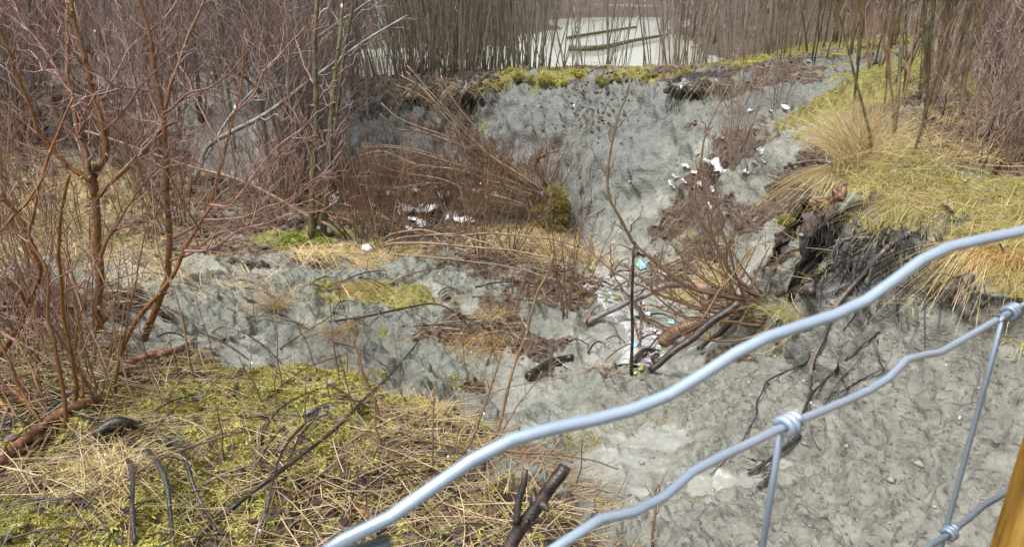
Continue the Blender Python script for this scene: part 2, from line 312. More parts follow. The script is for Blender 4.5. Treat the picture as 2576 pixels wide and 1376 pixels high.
disp = rough * (.09 * big * (.6 + slope * 2) + .075 * np.where(gy > 9.3, .45, 1) * (1 - 2 * np.abs(fbm(G * 2.7, 3, 83))) + (1 - .72 * smear) * fade * (.045 * mid + .042 * clod * (.6 + .6 * vnoise(G * 2.1, 77)) * np.where(gy > 9.3, .4, 1) + .020 * np.abs(fbm(G * np.array([33, 33, 40.]), 2, 61, .5)) - .03 * np.clip(fbm(G * 11.0, 3, 71) * 2 - .5, 0, 1)))
near = np.clip((np.sqrt(gx * gx + gy * gy) - .6) / .8, 0, 1) * np.clip(40 / np.sqrt(gx * gx + gy * gy + 1), 0, 1)
G = G + gn * (disp * near)[:, None]
idg = np.arange(nr * na).reshape(nr, na)
nxt = np.roll(idg, -1, 1)
FQ = np.stack([idg[:-1], idg[1:], nxt[1:], nxt[:-1]], -1).reshape(-1, 4)
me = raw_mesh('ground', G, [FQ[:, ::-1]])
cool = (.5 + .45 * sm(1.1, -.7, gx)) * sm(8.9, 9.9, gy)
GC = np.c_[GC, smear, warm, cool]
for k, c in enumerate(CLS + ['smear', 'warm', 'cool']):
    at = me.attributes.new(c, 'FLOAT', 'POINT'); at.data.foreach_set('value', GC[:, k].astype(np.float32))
def ground_mat():
    m, t, b = new_mat('bank_ground')
    def att(n):
        a = t.nodes.new('ShaderNodeAttribute'); a.attribute_name = n; return a.outputs['Fac']
    def rn(scale, stops, detail=6, rough=.65, st=None): return ramp_n(t, noise_n(t, scale, detail, st, rough).outputs[0], stops).outputs[0]
    edge = noise_n(t, 11, 8, None, .72).outputs[0]
    def crisp(n, lo=.40, hi=.60, amp=1.0):
        q = t.nodes.new('ShaderNodeMath'); q.operation = 'MULTIPLY_ADD'; q.inputs[1].default_value = amp; t.links.new(edge, q.inputs[0])
        w = t.nodes.new('ShaderNodeMath'); w.operation = 'SUBTRACT'; t.links.new(att(n), w.inputs[0]); w.inputs[1].default_value = .5 * amp; t.links.new(w.outputs[0], q.inputs[2])
        return ramp_n(t, q.outputs[0], [(lo, (0, 0, 0)), (hi, (1, 1, 1))]).outputs[0]
    def g3(a, b2, c): return [(.3, a), (.5, b2), (.7, c)]
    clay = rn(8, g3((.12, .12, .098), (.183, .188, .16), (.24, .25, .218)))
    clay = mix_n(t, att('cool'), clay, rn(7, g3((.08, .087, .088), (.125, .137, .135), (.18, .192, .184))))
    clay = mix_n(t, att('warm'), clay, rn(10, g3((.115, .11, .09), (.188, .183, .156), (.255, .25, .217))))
    sm = t.nodes.new('ShaderNodeMath'); sm.operation = 'MULTIPLY'; sm.inputs[1].default_value = .85; t.links.new(crisp('smear', .3, .7), sm.inputs[0])
    clay = mix_n(t, sm.outputs[0], clay, rn(6, g3((.21, .208, .175), (.265, .265, .23), (.34, .342, .302))))
    pw_ = t.nodes.new('ShaderNodeMath'); pw_.operation = 'MULTIPLY_ADD'; pw_.inputs[1].default_value = .5; pw_.inputs[2].default_value = .5; t.links.new(att('warm'), pw_.inputs[0])
    clay = mix_n(t, mix_n(t, 1.0, rn(26, [(.35, (.85,) * 3), (.43, (0, 0, 0))], 4, .6, (1, 1, 1.7)), pw_.outputs[0], 'MULTIPLY'), clay, (.06, .055, .045))
    clay = mix_n(t, rn(9, [(.28, (.5,) * 3), (.36, (0, 0, 0))], 6, .7, (1, 1, 1.5)), clay, (.05, .047, .04))
    mud = rn(5, g3((.17, .167, .14), (.25, .25, .222), (.33, .335, .305)))
    soil = rn(26, g3((.018, .012, .010), (.07, .047, .033), (.17, .12, .075)))
    moss = rn(14, g3((.05, .045, .014), (.17, .155, .035), (.31, .28, .08)))
    gras = rn(18, g3((.07, .052, .022), (.23, .18, .07), (.40, .32, .15)))
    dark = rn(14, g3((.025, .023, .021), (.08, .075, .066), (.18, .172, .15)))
    col = clay
    for nme, c in (('mud', mud), ('soil', soil), ('moss', moss), ('grass', gras), ('dark', dark)):
        col = mix_n(t, crisp(nme), col, c)
    t.links.new(col, b.inputs['Base Color'])
    r = ramp_n(t, noise_n(t, 7, 3).outputs[0], [(.35, (.42,) * 3), (.65, (.75,) * 3)])
    t.links.new(mix_n(t, att('mud'), r.outputs[0], (.24, .24, .24)), b.inputs['Roughness'])
    n1 = noise_n(t, 20, 6, (1, 1, 1.6), .62)
    bp = t.nodes.new('ShaderNodeBump'); bp.inputs['Distance'].default_value = .05
    iv = t.nodes.new('ShaderNodeMath'); iv.operation = 'MULTIPLY_ADD'; iv.inputs[1].default_value = -.75; iv.inputs[2].default_value = .7
    t.links.new(att('mud'), iv.inputs[0]); t.links.new(iv.outputs[0], bp.inputs['Strength'])
    t.links.new(n1.outputs[0], bp.inputs['Height']); t.links.new(bp.outputs[0], b.inputs['Normal'])
    return m
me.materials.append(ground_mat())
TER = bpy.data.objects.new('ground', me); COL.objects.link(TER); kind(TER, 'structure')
bpy.context.view_layer.update()
def hit(px, py, default=12.0):
    d = Vector(ray(px, py)); d.normalize()
    ok, p, n, i = TER.ray_cast(Vector((0, 0, 0)) + d * .3, d)
    return np.array(p) if ok else unproj(px, py, default)
def gz_at(x, y):
    ok, p, n, i = TER.ray_cast(Vector((x, y, 6)), Vector((0, 0, -1)))
    return p.z if ok else -1.8
def gz_arr(X, Y): return np.array([gz_at(a, b) for a, b in zip(X, Y)])

# pond behind the bank
def plane(name, pts, z, m, n=1):
    V = [(x, y, z) for x, y in pts]; return MB().raw(V, np.array([list(range(len(V)))])).build(name, m, smooth=False)
m, t, b = new_mat('milky_pond_water'); b.inputs['Base Color'].default_value = (.42, .425, .36, 1); b.inputs['Roughness'].default_value = .05; b.inputs['IOR'].default_value = 1.33
n = noise_n(t, 2.5, 2, (1, .4, 1)); bp = t.nodes.new('ShaderNodeBump'); bp.inputs['Strength'].default_value = .05; bp.inputs['Distance'].default_value = .01
t.links.new(n.outputs[0], bp.inputs['Height']); t.links.new(bp.outputs[0], b.inputs['Normal'])
kind(plane('pond', [(-5, 13.1), (12, 13.1), (14, 30), (22, 75), (-4, 75), (-6, 30)], -1.93, m), 'structure')

# ------------------------------------------------------------------ ground cover
def in_frame_plan(n, y0, y1, a0=-37, a1=37, seed=0):
    r = np.random.default_rng(seed); Y = np.sqrt(r.uniform(y0 * y0, y1 * y1, n)); A = np.radians(r.uniform(a0, a1, n))
    return Y * np.sin(A), Y * np.cos(A)
def blades(mb, P, H, lean, w, r, droop=.6, K=5, dirs=None, sides=2):
    """grass blades at points P: height H, sideways lean, drooping tips"""
    n = len(P); az = r.uniform(0, 6.283, n) if dirs is None else dirs
    u = np.linspace(0, 1, K)[None]; H = np.asarray(H)[:, None]; L = np.asarray(lean)[:, None]
    hx = H * L * (u + .5 * u * u); hz = H * (u * (1 - .25 * L) - droop * L * u ** 2.2)
    wob = r.normal(0, .04, (n, 1)) * H * np.sin(u * 4 + r.uniform(0, 6, (n, 1)))
    X = P[:, 0:1] + np.cos(az)[:, None] * hx - np.sin(az)[:, None] * wob
    Y = P[:, 1:2] + np.sin(az)[:, None] * hx + np.cos(az)[:, None] * wob
    Z = P[:, 2:3] + hz
    mb.batch(np.stack([X, Y, Z], -1), np.asarray(w)[:, None] * (1 - .8 * u), sides)
def scatter(cls, n, y0, y1, thr=.45, seed=0, a0=-37, a1=37):
    x, y = in_frame_plan(n, y0, y1, a0, a1, seed); c = classes(x, y)
    w = sum(c[:, CLS.index(k)] for k in cls); k = w > thr
    x, y = x[k], y[k]; return np.stack([x, y, gz_arr(x, y)], -1)
# moss: star-shaped sprigs, small feathery fronds
def moss_sprigs(mb, P, r, size, nf=7):
    n = len(P); P = np.repeat(P, nf, 0); s = np.repeat(size * r.uniform(.6, 1.4, n), nf)
    az = r.uniform(0, 6.283, n * nf); el = r.uniform(-.1, 1.1, n * nf)
    d = np.stack([np.cos(az) * np.cos(el), np.sin(az) * np.cos(el), np.sin(el)], -1)
    u = np.linspace(0, 1, 4)[None, :, None]
    Q = P[:, None] + d[:, None] * u * s[:, None, None] + np.array([0, 0, -.3]) * (u ** 2) * s[:, None, None]
    mb.batch(Q, s[:, None] * np.array([.06, .10, .08, .02])[None], 2)
r = np.random.default_rng(1); mb = MB()
moss_sprigs(mb, scatter([MO, GR, SO], 12000, 1.6, 4.6, .55, 2, -46, 12), r, .022, 9)
moss_sprigs(mb, scatter([MO], 26000, 1.6, 5, .36, 21, -46, 15), r, .026, 10)
moss_sprigs(mb, scatter([MO], 14000, 4.6, 15, .5, 3), r, .032, 7)
moss_sprigs(mb, scatter([GR], 5000, 3, 7, .5, 4, 20, 40), r, .03, 6)
kind(mb.build('moss', MT['moss'], smooth=False), 'stuff')
# flattened dead straw and stalks
def straws(mb, P, L, w, r, lift=.03, pref=None):
    n = len(P); az = r.uniform(0, 3.1416, n) if pref is None else pref + r.normal(0, .5, n)
    u = np.linspace(-.5, .5, 5)[None]; bend = r.normal(0, .045, (n, 1)) * L[:, None]
    t = u * L[:, None]; s = bend * (u * u * 4 - .5)
    X = P[:, 0:1] + np.cos(az)[:, None] * t - np.sin(az)[:, None] * s
    Y = P[:, 1:2] + np.sin(az)[:, None] * t + np.cos(az)[:, None] * s
    # follow the ground at both ends
    za = base_z(X[:, 0], Y[:, 0]); zb = base_z(X[:, -1], Y[:, -1]); k = (u + .5)
    Z = np.maximum(za[:, None] * (1 - k) + zb[:, None] * k, P[:, 2:3] - .01) + .012 + r.uniform(0, lift, (n, 1)) + r.normal(0, .02, (n, 1)) * u * 2
    mb.batch(np.stack([X, Y, Z], -1), w[:, None] * np.array([.8, 1, 1, .9, .5])[None], 4)
mb = MB()
P = scatter([SO, GR], 5200, 1.6, 5, .35, 5, -46, 12); n = len(P); straws(mb, P, r.uniform(.08, .5, n), r.uniform(.0007, .0026, n) , r, .04)
P = scatter([MO], 1900, 1.6, 5, .4, 6, -46, 12); n = len(P); straws(mb, P, r.uniform(.06, .45, n), r.uniform(.0006, .0018, n), r, .04)
P = scatter([SO, GR], 11000, 4.6, 13, .4, 7); n = len(P); straws(mb, P, r.uniform(.08, .4, n), r.uniform(.0012, .003, n), r, .05)
x = r.normal(.0, .22, 800); y = r.normal(2.75, .33, 800); P = np.stack([x, y, base_z(x, y)], -1); straws(mb, P, r.uniform(.10, .45, 800), r.uniform(.0008, .0036, 800), r, .06, .4)
x = r.normal(.12, .12, 260); y = r.normal(2.45, .2, 260); P = np.stack([x, y, base_z(x, y)], -1); straws(mb, P, r.uniform(.12, .45, 260), r.uniform(.0012, .004, 260), r, .08, .9)
kind(mb.build('dead_straw_litter', MT['straw']), 'stuff')
# standing thin grass
mb = MB()
P = scatter([MO, GR, SO], 3200, 1.6, 5.2, .6, 8, -46, 12); n = len(P); blades(mb, P, r.uniform(.05, .16, n), r.uniform(.3, 1.2, n), r.uniform(.001, .0018, n), r)
P = scatter([GR], 14000, 2.8, 6.2, .45, 9, 22, 42); n = len(P); blades(mb, P, r.uniform(.06, .2, n), r.uniform(.5, 1.4, n), r.uniform(.0012, .0026, n), r, .8)
P = scatter([GR, MO], 5000, 5, 14, .55, 10); n = len(P); blades(mb, P, r.uniform(.08, .22, n), r.uniform(.4, 1.3, n), r.uniform(.002, .0035, n), r)
kind(mb.build('thin_grass', MT['greengrass'], smooth=False), 'stuff')
mb = MB()
for (px, py, sx, nn) in ((130, 520, .9, 1500), (60, 600, .6, 700), (250, 640, .45, 500), (620, 700, .3, 150), (350, 700, .3, 200), (930, 655, .3, 260), (800, 645, .3, 240), (1350, 610, .5, 500), (1250, 600, .4, 260), (1440, 640, .35, 260)):
    c = hit(px, py); x = r.normal(c[0], sx, nn); y = r.normal(c[1], sx * .8, nn); P = np.stack([x, y, gz_arr(x, y)], -1)
    blades(mb, P, r.uniform(.12, .34, nn), r.uniform(.6, 1.6, nn), r.uniform(.0014, .003, nn), r, .75)
kind(mb.build('matted_dry_grass', MT['tuft'], smooth=False), 'stuff')
# dead leaves
def leaves(mb, P, r, s):
    n = len(P); az = r.uniform(0, 6.283, n); tl = r.normal(0, .45, (n, 2)); s = s * r.uniform(.5, 1.3, n)
    prof = np.array([[-1, 0, 0], [-.4, .42, .10], [.35, .40, .12], [1, 0, .05], [.35, -.40, .12], [-.4, -.42, .10]])
    c, d = np.cos(az)[:, None], np.sin(az)[:, None]
    lx, ly = prof[None, :, 0] * s[:, None], prof[None, :, 1] * s[:, None]
    Z = P[:, 2:3] + .012 + prof[None, :, 2] * s[:, None] + tl[:, :1] * lx + tl[:, 1:] * ly
    V = np.stack([P[:, 0:1] + c * lx - d * ly, P[:, 1:2] + d * lx + c * ly, Z], -1).reshape(-1, 3)
    i = np.arange(n)[:, None] * 6
    mb.raw(V, np.vstack([i + np.array([0, 1, 2, 3]), i + np.array([0, 3, 4, 5])]))
mb = MB(); leaves(mb, scatter([SO, MO, GR], 1700, 1.6, 5, .5, 12, -46, 12), r, .026)
leaves(mb, scatter([SO, DK], 9000, 5, 15, .4, 13), r, .04)
c = hit(1520, 260); x = r.normal(c[0], .5, 260); y = r.normal(c[1], .35, 260); leaves(mb, np.stack([x, y, gz_arr(x, y) + .01], -1), r, .035)
kind(mb.build('dead_leaf_litter', MT['leaf'], smooth=False), 'stuff')
# clods and crumbs of clay
mb = MB(); P = scatter([C, MU, DK], 5000, 2.2, 9, .5, 14)
ico = np.array([[0, 0, 1], [.9, 0, .3], [.28, .85, .3], [-.72, .53, .3], [-.72, -.53, .3], [.28, -.85, .3], [0, 0, -.6]])
icf = np.array([[0, 1, 2], [0, 2, 3], [0, 3, 4], [0, 4, 5], [0, 5, 1], [6, 2, 1], [6, 3, 2], [6, 4, 3], [6, 5, 4], [6, 1, 5]])
n = len(P); s = np.exp(r.normal(-4.9, .5, n)); V = P[:, None] + (ico[None] * r.uniform(.6, 1.4, (n, 7, 3))) * s[:, None, None] * np.array([1, 1, .7])
mb.raw(V.reshape(-1, 3), (np.arange(n)[:, None, None] * 7 + icf[None]).reshape(-1, 3))
MT['clod'] = M('grey_clay_clod', [(.15, .145, .125), (.25, .245, .215), (.36, .36, .325)], 8, .6, .5, 60)
kind(mb.build('clay_crumbs', MT['clod'], smooth=True), 'stuff')
# black rootlets hanging under the turf of the bank edges
mb = MB()
def hang(pts, per, L, r, fwd=.05):
    Q = np.array([hit(*p) for p in pts]); Q = catmull(Q, per)
    for q in Q:
        q = q + r.normal(0, .05, 3); l = L * r.uniform(.3, 1.2); k = np.linspace(0, 1, 6)[:, None]
        d = np.array([0, -1.0, 0]) * fwd
        P = q + d * np.sin(k * 2) + np.array([0, 0, -1.0]) * l * k + np.cumsum(r.normal(0, l * .05, (6, 3)), 0)
        mb.tube(P, .004 * r.uniform(.4, 1.5) * (1 - .7 * k[:, 0]), 3)
hang([(900, 222), (1000, 228), (1100, 225), (1200, 215), (1300, 210), (1400, 212)], 420, .4, r)
hang([(1400, 212), (1500, 210), (1600, 205)], 70, .2, r)
hang([(1700, 200), (1760, 200), (1800, 190), (1850, 180)], 420, .5, r, .12)
hang([(2060, 545), (2180, 575), (2300, 615), (2430, 665), (2560, 700)], 420, .32, r, .06)
kind(mb.build('hanging_rootlets', MT['root']), 'stuff')

# ------------------------------------------------------------------ stems measured in the photograph, given their own distance and thickness
def cv(ox, oy, s): return lambda *a: [(ox + s * a[i], oy + s * a[i + 1]) for i in range(0, len(a), 2)]
za = cv(0, 0, .5); zb = cv(858.7, 0, .5); zc = cv(1717.4, 0, .5); zd = cv(0, 687.5, .5); ze = cv(858.7, 687.5, .5); zf = cv(1717.4, 687.5, .5)
zg = cv(1437.5, 607, .2555); zh = cv(766.7, 415.3, .248); zr = cv(1916.7, 479.2, .2786); zt = cv(766.6, 0, .1984); zz = lambda *a: list(a)
def tr(pts, w0, w1, y0=None, dy=0, n=0, r=None, jit=.004, base=None):
    """pixel polyline -> 3D centre line standing at the forward distance of its foot (dy: lean away over its length)"""
    pts = np.array(pts, float)
    if y0 is None: y0 = hit(*(base or pts[0]))[1] - .01
    L = np.concatenate([[0], np.cumsum(np.linalg.norm(np.diff(pts, axis=0), axis=1))]); L /= L[-1]
    P = unproj(pts[:, 0], pts[:, 1], y0 + dy * L)
    n = n or max(6, min(40, 4 * len(pts)))
    P = catmull(P, n); k = np.linspace(0, 1, n)
    J = rng.normal(0, jit * 2.2, (n, 3)); J[0] = J[-1] = 0
    for _ in range(4): J[1:-1] = (J[:-2] + J[1:-1] * 2 + J[2:]) / 4
    P += J
    W = (w0 + (w1 - w0) * k) * (P[:, 1] * CP - P[:, 2] * SP) / FPX / 2
    return P, np.maximum(W, .0007)
def lay(pts, w0, w1, up=.0, n=0, jit=.003):
    """pixel polyline of a stick lying on the ground"""
    pts = np.array(pts, float); n = n or max(8, 4 * len(pts))
    q = catmull(np.c_[pts, np.zeros(len(pts))], n)[:, :2]
    P = np.array([hit(*p) for p in q]); k = np.linspace(0, 1, n)
    for _ in range(3): P[1:-1] = (P[:-2] + 2 * P[1:-1] + P[2:]) / 4
    W = (w0 + (w1 - w0) * k) * (P[:, 1] * CP - P[:, 2] * SP) / FPX / 2
    P[:, 2] += W * .9 + .012 + up * np.sin(k * np.pi)
    return P, np.maximum(W, .0008)
def rot(v, ax, a):
    return v * math.cos(a) + np.cross(ax, v) * math.sin(a) + ax * (ax @ v) * (1 - math.cos(a))
def sprout(mb, P, R, r, n, L, t0=.2, t1=.98, ang=(30, 60), upb=.25, sub=0, rk=.5, rmin=.0011, K=7, zig=.04, flat=.5, sides=4):
    """side twigs (and twigs on them) along a limb"""
    N = len(P); T = norm(np.gradient(P, axis=0))
    for i in range(n):
        t = t0 + (t1 - t0) * (i + r.uniform(0, 1)) / n; f = t * (N - 1); j = min(int(f), N - 2); f -= j
        p = P[j] * (1 - f) + P[j + 1] * f; tan = T[j]; r0 = R[j]
        side = np.cross(tan, np.array([0, 1.0, 0])); side = side / max(np.linalg.norm(side), 1e-6) * (1 if (i % 2) ^ (r.uniform() < .2) else -1)
        side = norm(side + np.array([0, 1, 0]) * r.normal(0, flat))
        a = rad(r.uniform(*ang)); d = norm(tan * math.cos(a) + side * math.sin(a) + np.array([0, 0, upb]))
        l = L * r.uniform(.45, 1.25) * (1.1 - .6 * t); k = np.linspace(0, 1, K)[:, None]
        Q = p + d * l * k + np.array([0, 0, upb]) * l * .35 * k ** 2
        z = r.normal(0, zig * l, (K, 3)); z[0] = 0; Q = Q + z * np.minimum(k * 3, 1)
        rr_ = np.maximum(min(r0 * .8, rk * r0 + .0006) * (1 - .75 * k[:, 0]), rmin * (1 - .35 * k[:, 0]))
        mb.tube(Q, rr_, sides)
        if sub and l > .08: sprout(mb, Q, rr_, r, max(2, int(sub * r.uniform(.6, 1.4) * min(1.6, l / L + .3))), l * .42, .25, .97, ang, upb, 0, .8, rmin, 5, zig * 1.2, flat, 3)
def buds(mb, P, R, n, r):
    for i in range(n):
        j = r.integers(1, len(P) - 1); p = P[j]; d = norm(r.normal(0, 1, 3)); s = R[j] * 1.3
        mb.tube(np.stack([p, p + d * R[j] * 1.0, p + d * (R[j] + s)]), np.array([s * .8, s * .7, s * .15]), 4)
def stems_thing(name, label, cat, mat, stems, group=None, part='stem', tw=None, twmat=None, loc=None):
    """thing whose measured stems are each a part; tw = (count, length, sub) for side twigs, which ride on their stem as 'twigs'"""
    root = thing(name, loc if loc is not None else stems[0][0][0], label, cat, group); rr2 = np.random.default_rng(abs(hash(label)) % 1000 if False else len(label) * 7 + len(stems))
    for P, R in stems:
        mb = MB(); mb.tube(P, R, 7); buds(mb, P, R, 5, rr2)
        o = mb.build(part, MT[mat], root)
        if tw:
            L = np.linalg.norm(np.diff(P, axis=0), axis=1).sum(); m2 = MB(); sprout(m2, P, R, rr2, max(2, int(tw[0] * L)), tw[1], sub=tw[2], rmin=tw[3] if len(tw) > 3 else .0011)
            c = m2.build('twig_spray', MT[twmat or mat], root); c.parent = o; 
    return root
def one(name, label, cat, mat, PR, group=None, sides=8, extra=None):
    mb = MB(); mb.tube(PR[0], PR[1], sides)
    if extra: extra(mb, *PR)
    return tag(mb.build(name, MT[mat]), label, cat, group)

def thin(PR, k=.74): return PR[0], PR[1] * k
# --- alder saplings of the left foreground
ya = hit(250, 830)[1] - .02
trunkA = thin(tr(zz((252, 835), (247, 790), (250, 745), (254, 690)) + za(495, 1250, 490, 1150, 480, 980, 468, 880, 470, 862, 500, 840, 530, 790, 535, 720, 520, 640, 500, 570, 480, 500, 455, 400, 430, 300, 405, 210, 380, 110, 360, 0, 350, -120), 30, 14, ya, .25, 60))
A2 = tr(za(478, 985, 455, 930, 440, 880, 425, 770, 400, 660, 375, 520, 350, 420, 342, 300, 335, 180, 345, 0, 350, -100), 18, 8, ya, .5)
A3 = tr(za(495, 990, 530, 950, 570, 910, 650, 830, 740, 740, 800, 650, 830, 540, 870, 400, 920, 260, 960, 150, 1000, 80, 1025, 20, 1040, -60), 15, 6, ya, .7)
A4 = tr(za(462, 915, 430, 890, 370, 850, 280, 770, 210, 670, 170, 580, 120, 440, 80, 350, 40, 250, 10, 170, -20, 90), 12, 6, ya, -.2)
A5 = tr(za(500, 1330, 560, 1180, 640, 1060, 700, 960, 760, 880, 830, 800, 880, 700), 8, 3, ya, -.3)
A6 = tr(za(480, 500, 530, 480, 600, 350, 640, 260, 700, 190), 7, 3, ya + .2, .3)
A7 = tr(za(375, 480, 300, 400, 230, 260, 130, 130, 80, 40, 30, -40), 7, 3, ya + .2, .2)
A8 = tr(za(520, 660, 600, 580, 690, 460, 780, 370, 850, 300, 940, 230), 7, 3, ya + .1, -.3)
yb = hit(372, 850)[1] - .02
trunkB = thin(tr(zz((360, 858), (385, 800), (402, 755), (412, 720)) + za(838, 1400, 850, 1250, 850, 1100, 838, 950, 832, 800, 822, 620, 800, 500, 785, 380, 770, 290, 745, 170, 720, 80, 700, 0, 690, -100), 24, 13, yb, .2, 50))
B1 = tr(za(785, 472, 690, 450, 640, 445, 590, 430, 500, 370, 450, 345, 400, 300, 330, 220, 260, 150), 8, 3, yb, -.3)
B2 = tr(za(745, 175, 790, 130, 860, 60, 900, -20), 7, 3, yb + .2, .2)
B3 = tr(za(818, 640, 740, 610, 690, 600, 640, 560, 570, 540), 6, 3, yb, .2)
B4 = tr(za(848, 1080, 760, 960, 700, 850, 620, 700, 560, 620), 7, 3, yb, -.3)
B5 = tr(za(822, 570, 900, 510, 960, 470, 1060, 440, 1170, 360, 1290, 210), 7, 2.5, yb, -.2)
B6 = tr(za(860, 1310, 960, 1270, 1080, 1180, 1190, 1150, 1330, 1090, 1450, 1020, 1560, 930, 1660, 860), 8, 3, yb - .05, -.5)
B7 = tr(za(868, 1200, 1000, 1120, 1120, 980, 1280, 890, 1400, 770, 1520, 650, 1600, 560), 7, 3, yb - .05, -.3)
yc = hit(300, 905)[1] - .02
trunkC = thin(tr(zz((295, 908), (312, 870), (345, 800), (405, 735)) + za(880, 1376, 930, 1260, 1000, 1150, 1060, 1030, 1090, 900, 1130, 760, 1160, 660, 1190, 560, 1210, 420, 1225, 250, 1235, 150), 18, 5, yc, .5, 40))
C1 = tr(za(1060, 1030, 1160, 1040, 1220, 960, 1340, 800, 1420, 720, 1520, 650), 7, 3, yc + .2, -.2)
C2 = tr(za(1030, 1105, 1120, 1110, 1250, 1080, 1330, 1050, 1420, 1025, 1560, 920, 1640, 860), 7, 2.5, yc + .15, -.4)
C3 = tr(za(930, 1262, 1060, 1240, 1200, 1170, 1330, 1130, 1450, 1080, 1600, 1070, 1700, 1010), 7, 2.5, yc + .1, -.3)
C4 = tr(za(1130, 760, 1080, 680, 1010, 560, 960, 440, 900, 330), 6, 2.5, yc + .3, .2)
C5 = tr(za(1190, 560, 1280, 470, 1330, 360, 1430, 250, 1540, 130), 6, 2.5, yc + .3, .2)
C6 = tr(za(1000, 1150, 930, 1020, 860, 900, 800, 830), 6, 2.5, yc + .1, -.2)
def alder(name, label, trunk, limbs, seed, tws):
    r = np.random.default_rng(seed); root = thing(name, trunk[0][0], label, 'tree')
    mb = MB(); mb.tube(trunk[0], trunk[1], 10); buds(mb, *trunk, 26, r); o = mb.build('trunk', MT['alder'], root)
    m2 = MB(); sprout(m2, *trunk, r, tws[0], .55, .42, .98, (30, 55), .3, 5, .25, .0019, 8); c = m2.build('twig_spray', MT['pinktwig'], root); c.parent = o
    for P, R in limbs:
        mb = MB(); mb.tube(P, R, 7); buds(mb, P, R, 8, r); o = mb.build('branch', MT['alder'] if R[0] > .012 else MT['pinktwig'], root)
        L = np.linalg.norm(np.diff(P, axis=0), axis=1).sum()
        m2 = MB(); sprout(m2, P, R, r, int(tws[1] * L) + 3, .42, .12, .99, (25, 55), .28, 5, .5, .0019, 8); c = m2.build('twig_spray', MT['pinktwig'], root); c.parent = o
    return root
alder('alder_sapling', 'wet brown alder sapling whose trunk bulges in an S-bend, left foreground beside pale dry grass', trunkA, [A2, A3, A4, A5, A6, A7, A8], 3, (24, 11))
alder('alder_sapling', 'straight wet brown alder sapling curving out at its foot, second tall trunk from the left', trunkB, [B1, B2, B3, B4, B5, B6, B7], 4, (22, 10))
alder('alder_sapling', 'slender alder sapling leaning right over the grey clay, thinnest of the three left trunks', trunkC, [C1, C2, C3, C4, C5, C6], 5, (20, 11))

# --- shrub stems at the left edge
E0 = lambda L, w0, w1, dy=.2, b=None: thin(tr(L, w0, w1, None, dy, base=b))
stems_thing('bare_shrub', 'clump of smooth orange-brown stems at the left edge above a peeling log', 'shrub', 'alder', [
 E0(zd(300, 830, 322, 730, 312, 600, 300, 480, 280, 350, 235, 230, 240, 0) + za(150, 1200, 180, 1000), 16, 7),
 E0(zd(362, 705, 376, 600, 370, 470, 350, 330, 320, 200, 300, 0) + za(290, 1250, 320, 1000, 350, 880), 15, 11, -.1),
 E0(zd(240, 690, 205, 600, 170, 500, 120, 400, 80, 330), 12, 8), E0(zd(215, 855, 205, 750, 120, 640, 60, 480, 0, 360, -60, 250), 13, 9),
 E0(zd(200, 812, 110, 760, 0, 640, -80, 540), 22, 18), E0(zd(155, 700, 130, 650, 60, 590, -10, 560), 28, 26), E0(zd(420, 640, 400, 500, 380, 330, 420, 150, 470, 0) + za(560, 1150, 620, 1000), 8, 3),
 E0(zd(185, 330, 190, 200, 170, 100, 150, 0) + za(130, 1250, 60, 1100, 0, 960), 12, 10), E0(zd(480, 770, 540, 600, 590, 480, 610, 330, 640, 150, 700, 0), 7, 3)],
 tw=(5, .35, 3, .0014), twmat='pinktwig')
stems_thing('bare_shrub', 'thick red-brown forking stem crossing the left edge in front of dry grass', 'shrub', 'alder', [
 E0(zd(0, 410, 60, 340, 100, 270, 130, 170, 80, 80, 0, 10), 22, 14, -.1, (20, 930)), E0(zd(125, 170, 165, 90, 190, 40, 205, -40) + za(150, 1200, 80, 1080, 0, 960), 18, 14, 0, (20, 930)),
 E0(zd(205, 0) + za(150, 1210, 200, 930, 255, 750, 300, 640, 350, 540, 370, 490), 12, 8, .2, (60, 900)), E0(za(0, 1165, 70, 1090, 150, 1010, 200, 920, 255, 750), 12, 9, .1, (20, 930))], tw=(5, .4, 4, .0014), twmat='pinktwig')
stems_thing('dry_stalk', 'two tall tan jointed reed stalks leaning together between the left saplings', 'plant', 'straw', [
 E0(zd(570, 560, 480, 330, 400, 150, 350, 0), 8, 5), E0(zd(690, 690, 640, 560, 590, 380, 560, 200, 520, 40) + za(420, 1200), 8, 4), E0(zd(560, 430, 570, 250, 540, 100, 500, -20), 7, 4), E0(zd(960, 490, 930, 300, 880, 130, 840, 0) + za(790, 1200, 760, 900), 8, 4), E0(zd(500, 585, 350, 500, 200, 400, 80, 330, 0, 290), 9, 6, .1)])
# --- pale leaning dead stems and the pair of mossy trunks behind
one('dead_sapling', 'pale grey fallen stem slanting up right through the thicket, upper one of two', 'fallen tree', 'palebark', tr(za(960, 900, 1000, 850, 1050, 770, 1180, 560, 1300, 430, 1400, 350, 1600, 190, 1740, 90, 1900, -20), 8, 5, 9.3, 1.0), extra=lambda mb, P, R: sprout(mb, P, R, np.random.default_rng(8), 16, .7, .3, sub=3, rmin=.002))
one('dead_sapling', 'thicker pale mottled fallen stem slanting up right below the other grey one', 'fallen tree', 'palebark', tr(za(985, 900, 1015, 810, 1060, 720, 1330, 580, 1500, 450, 1719, 290, 1850, 200, 2050, 80), 14, 6, 9.0, 1.0), extra=lambda mb, P, R: sprout(mb, P, R, np.random.default_rng(9), 16, .7, .3, sub=3, rmin=.002))
one('dead_sapling', 'brown fallen stem slanting down to the right toward the two mossy trunks', 'fallen tree', 'tanstem', tr(za(430, 660, 530, 690, 760, 770, 960, 840, 1180, 900, 1400, 1000, 1560, 1090, 1650, 1130, 1720, 1190), 6, 9, 8.3, -.4))
yp = hit(782, 606)[1] - .02
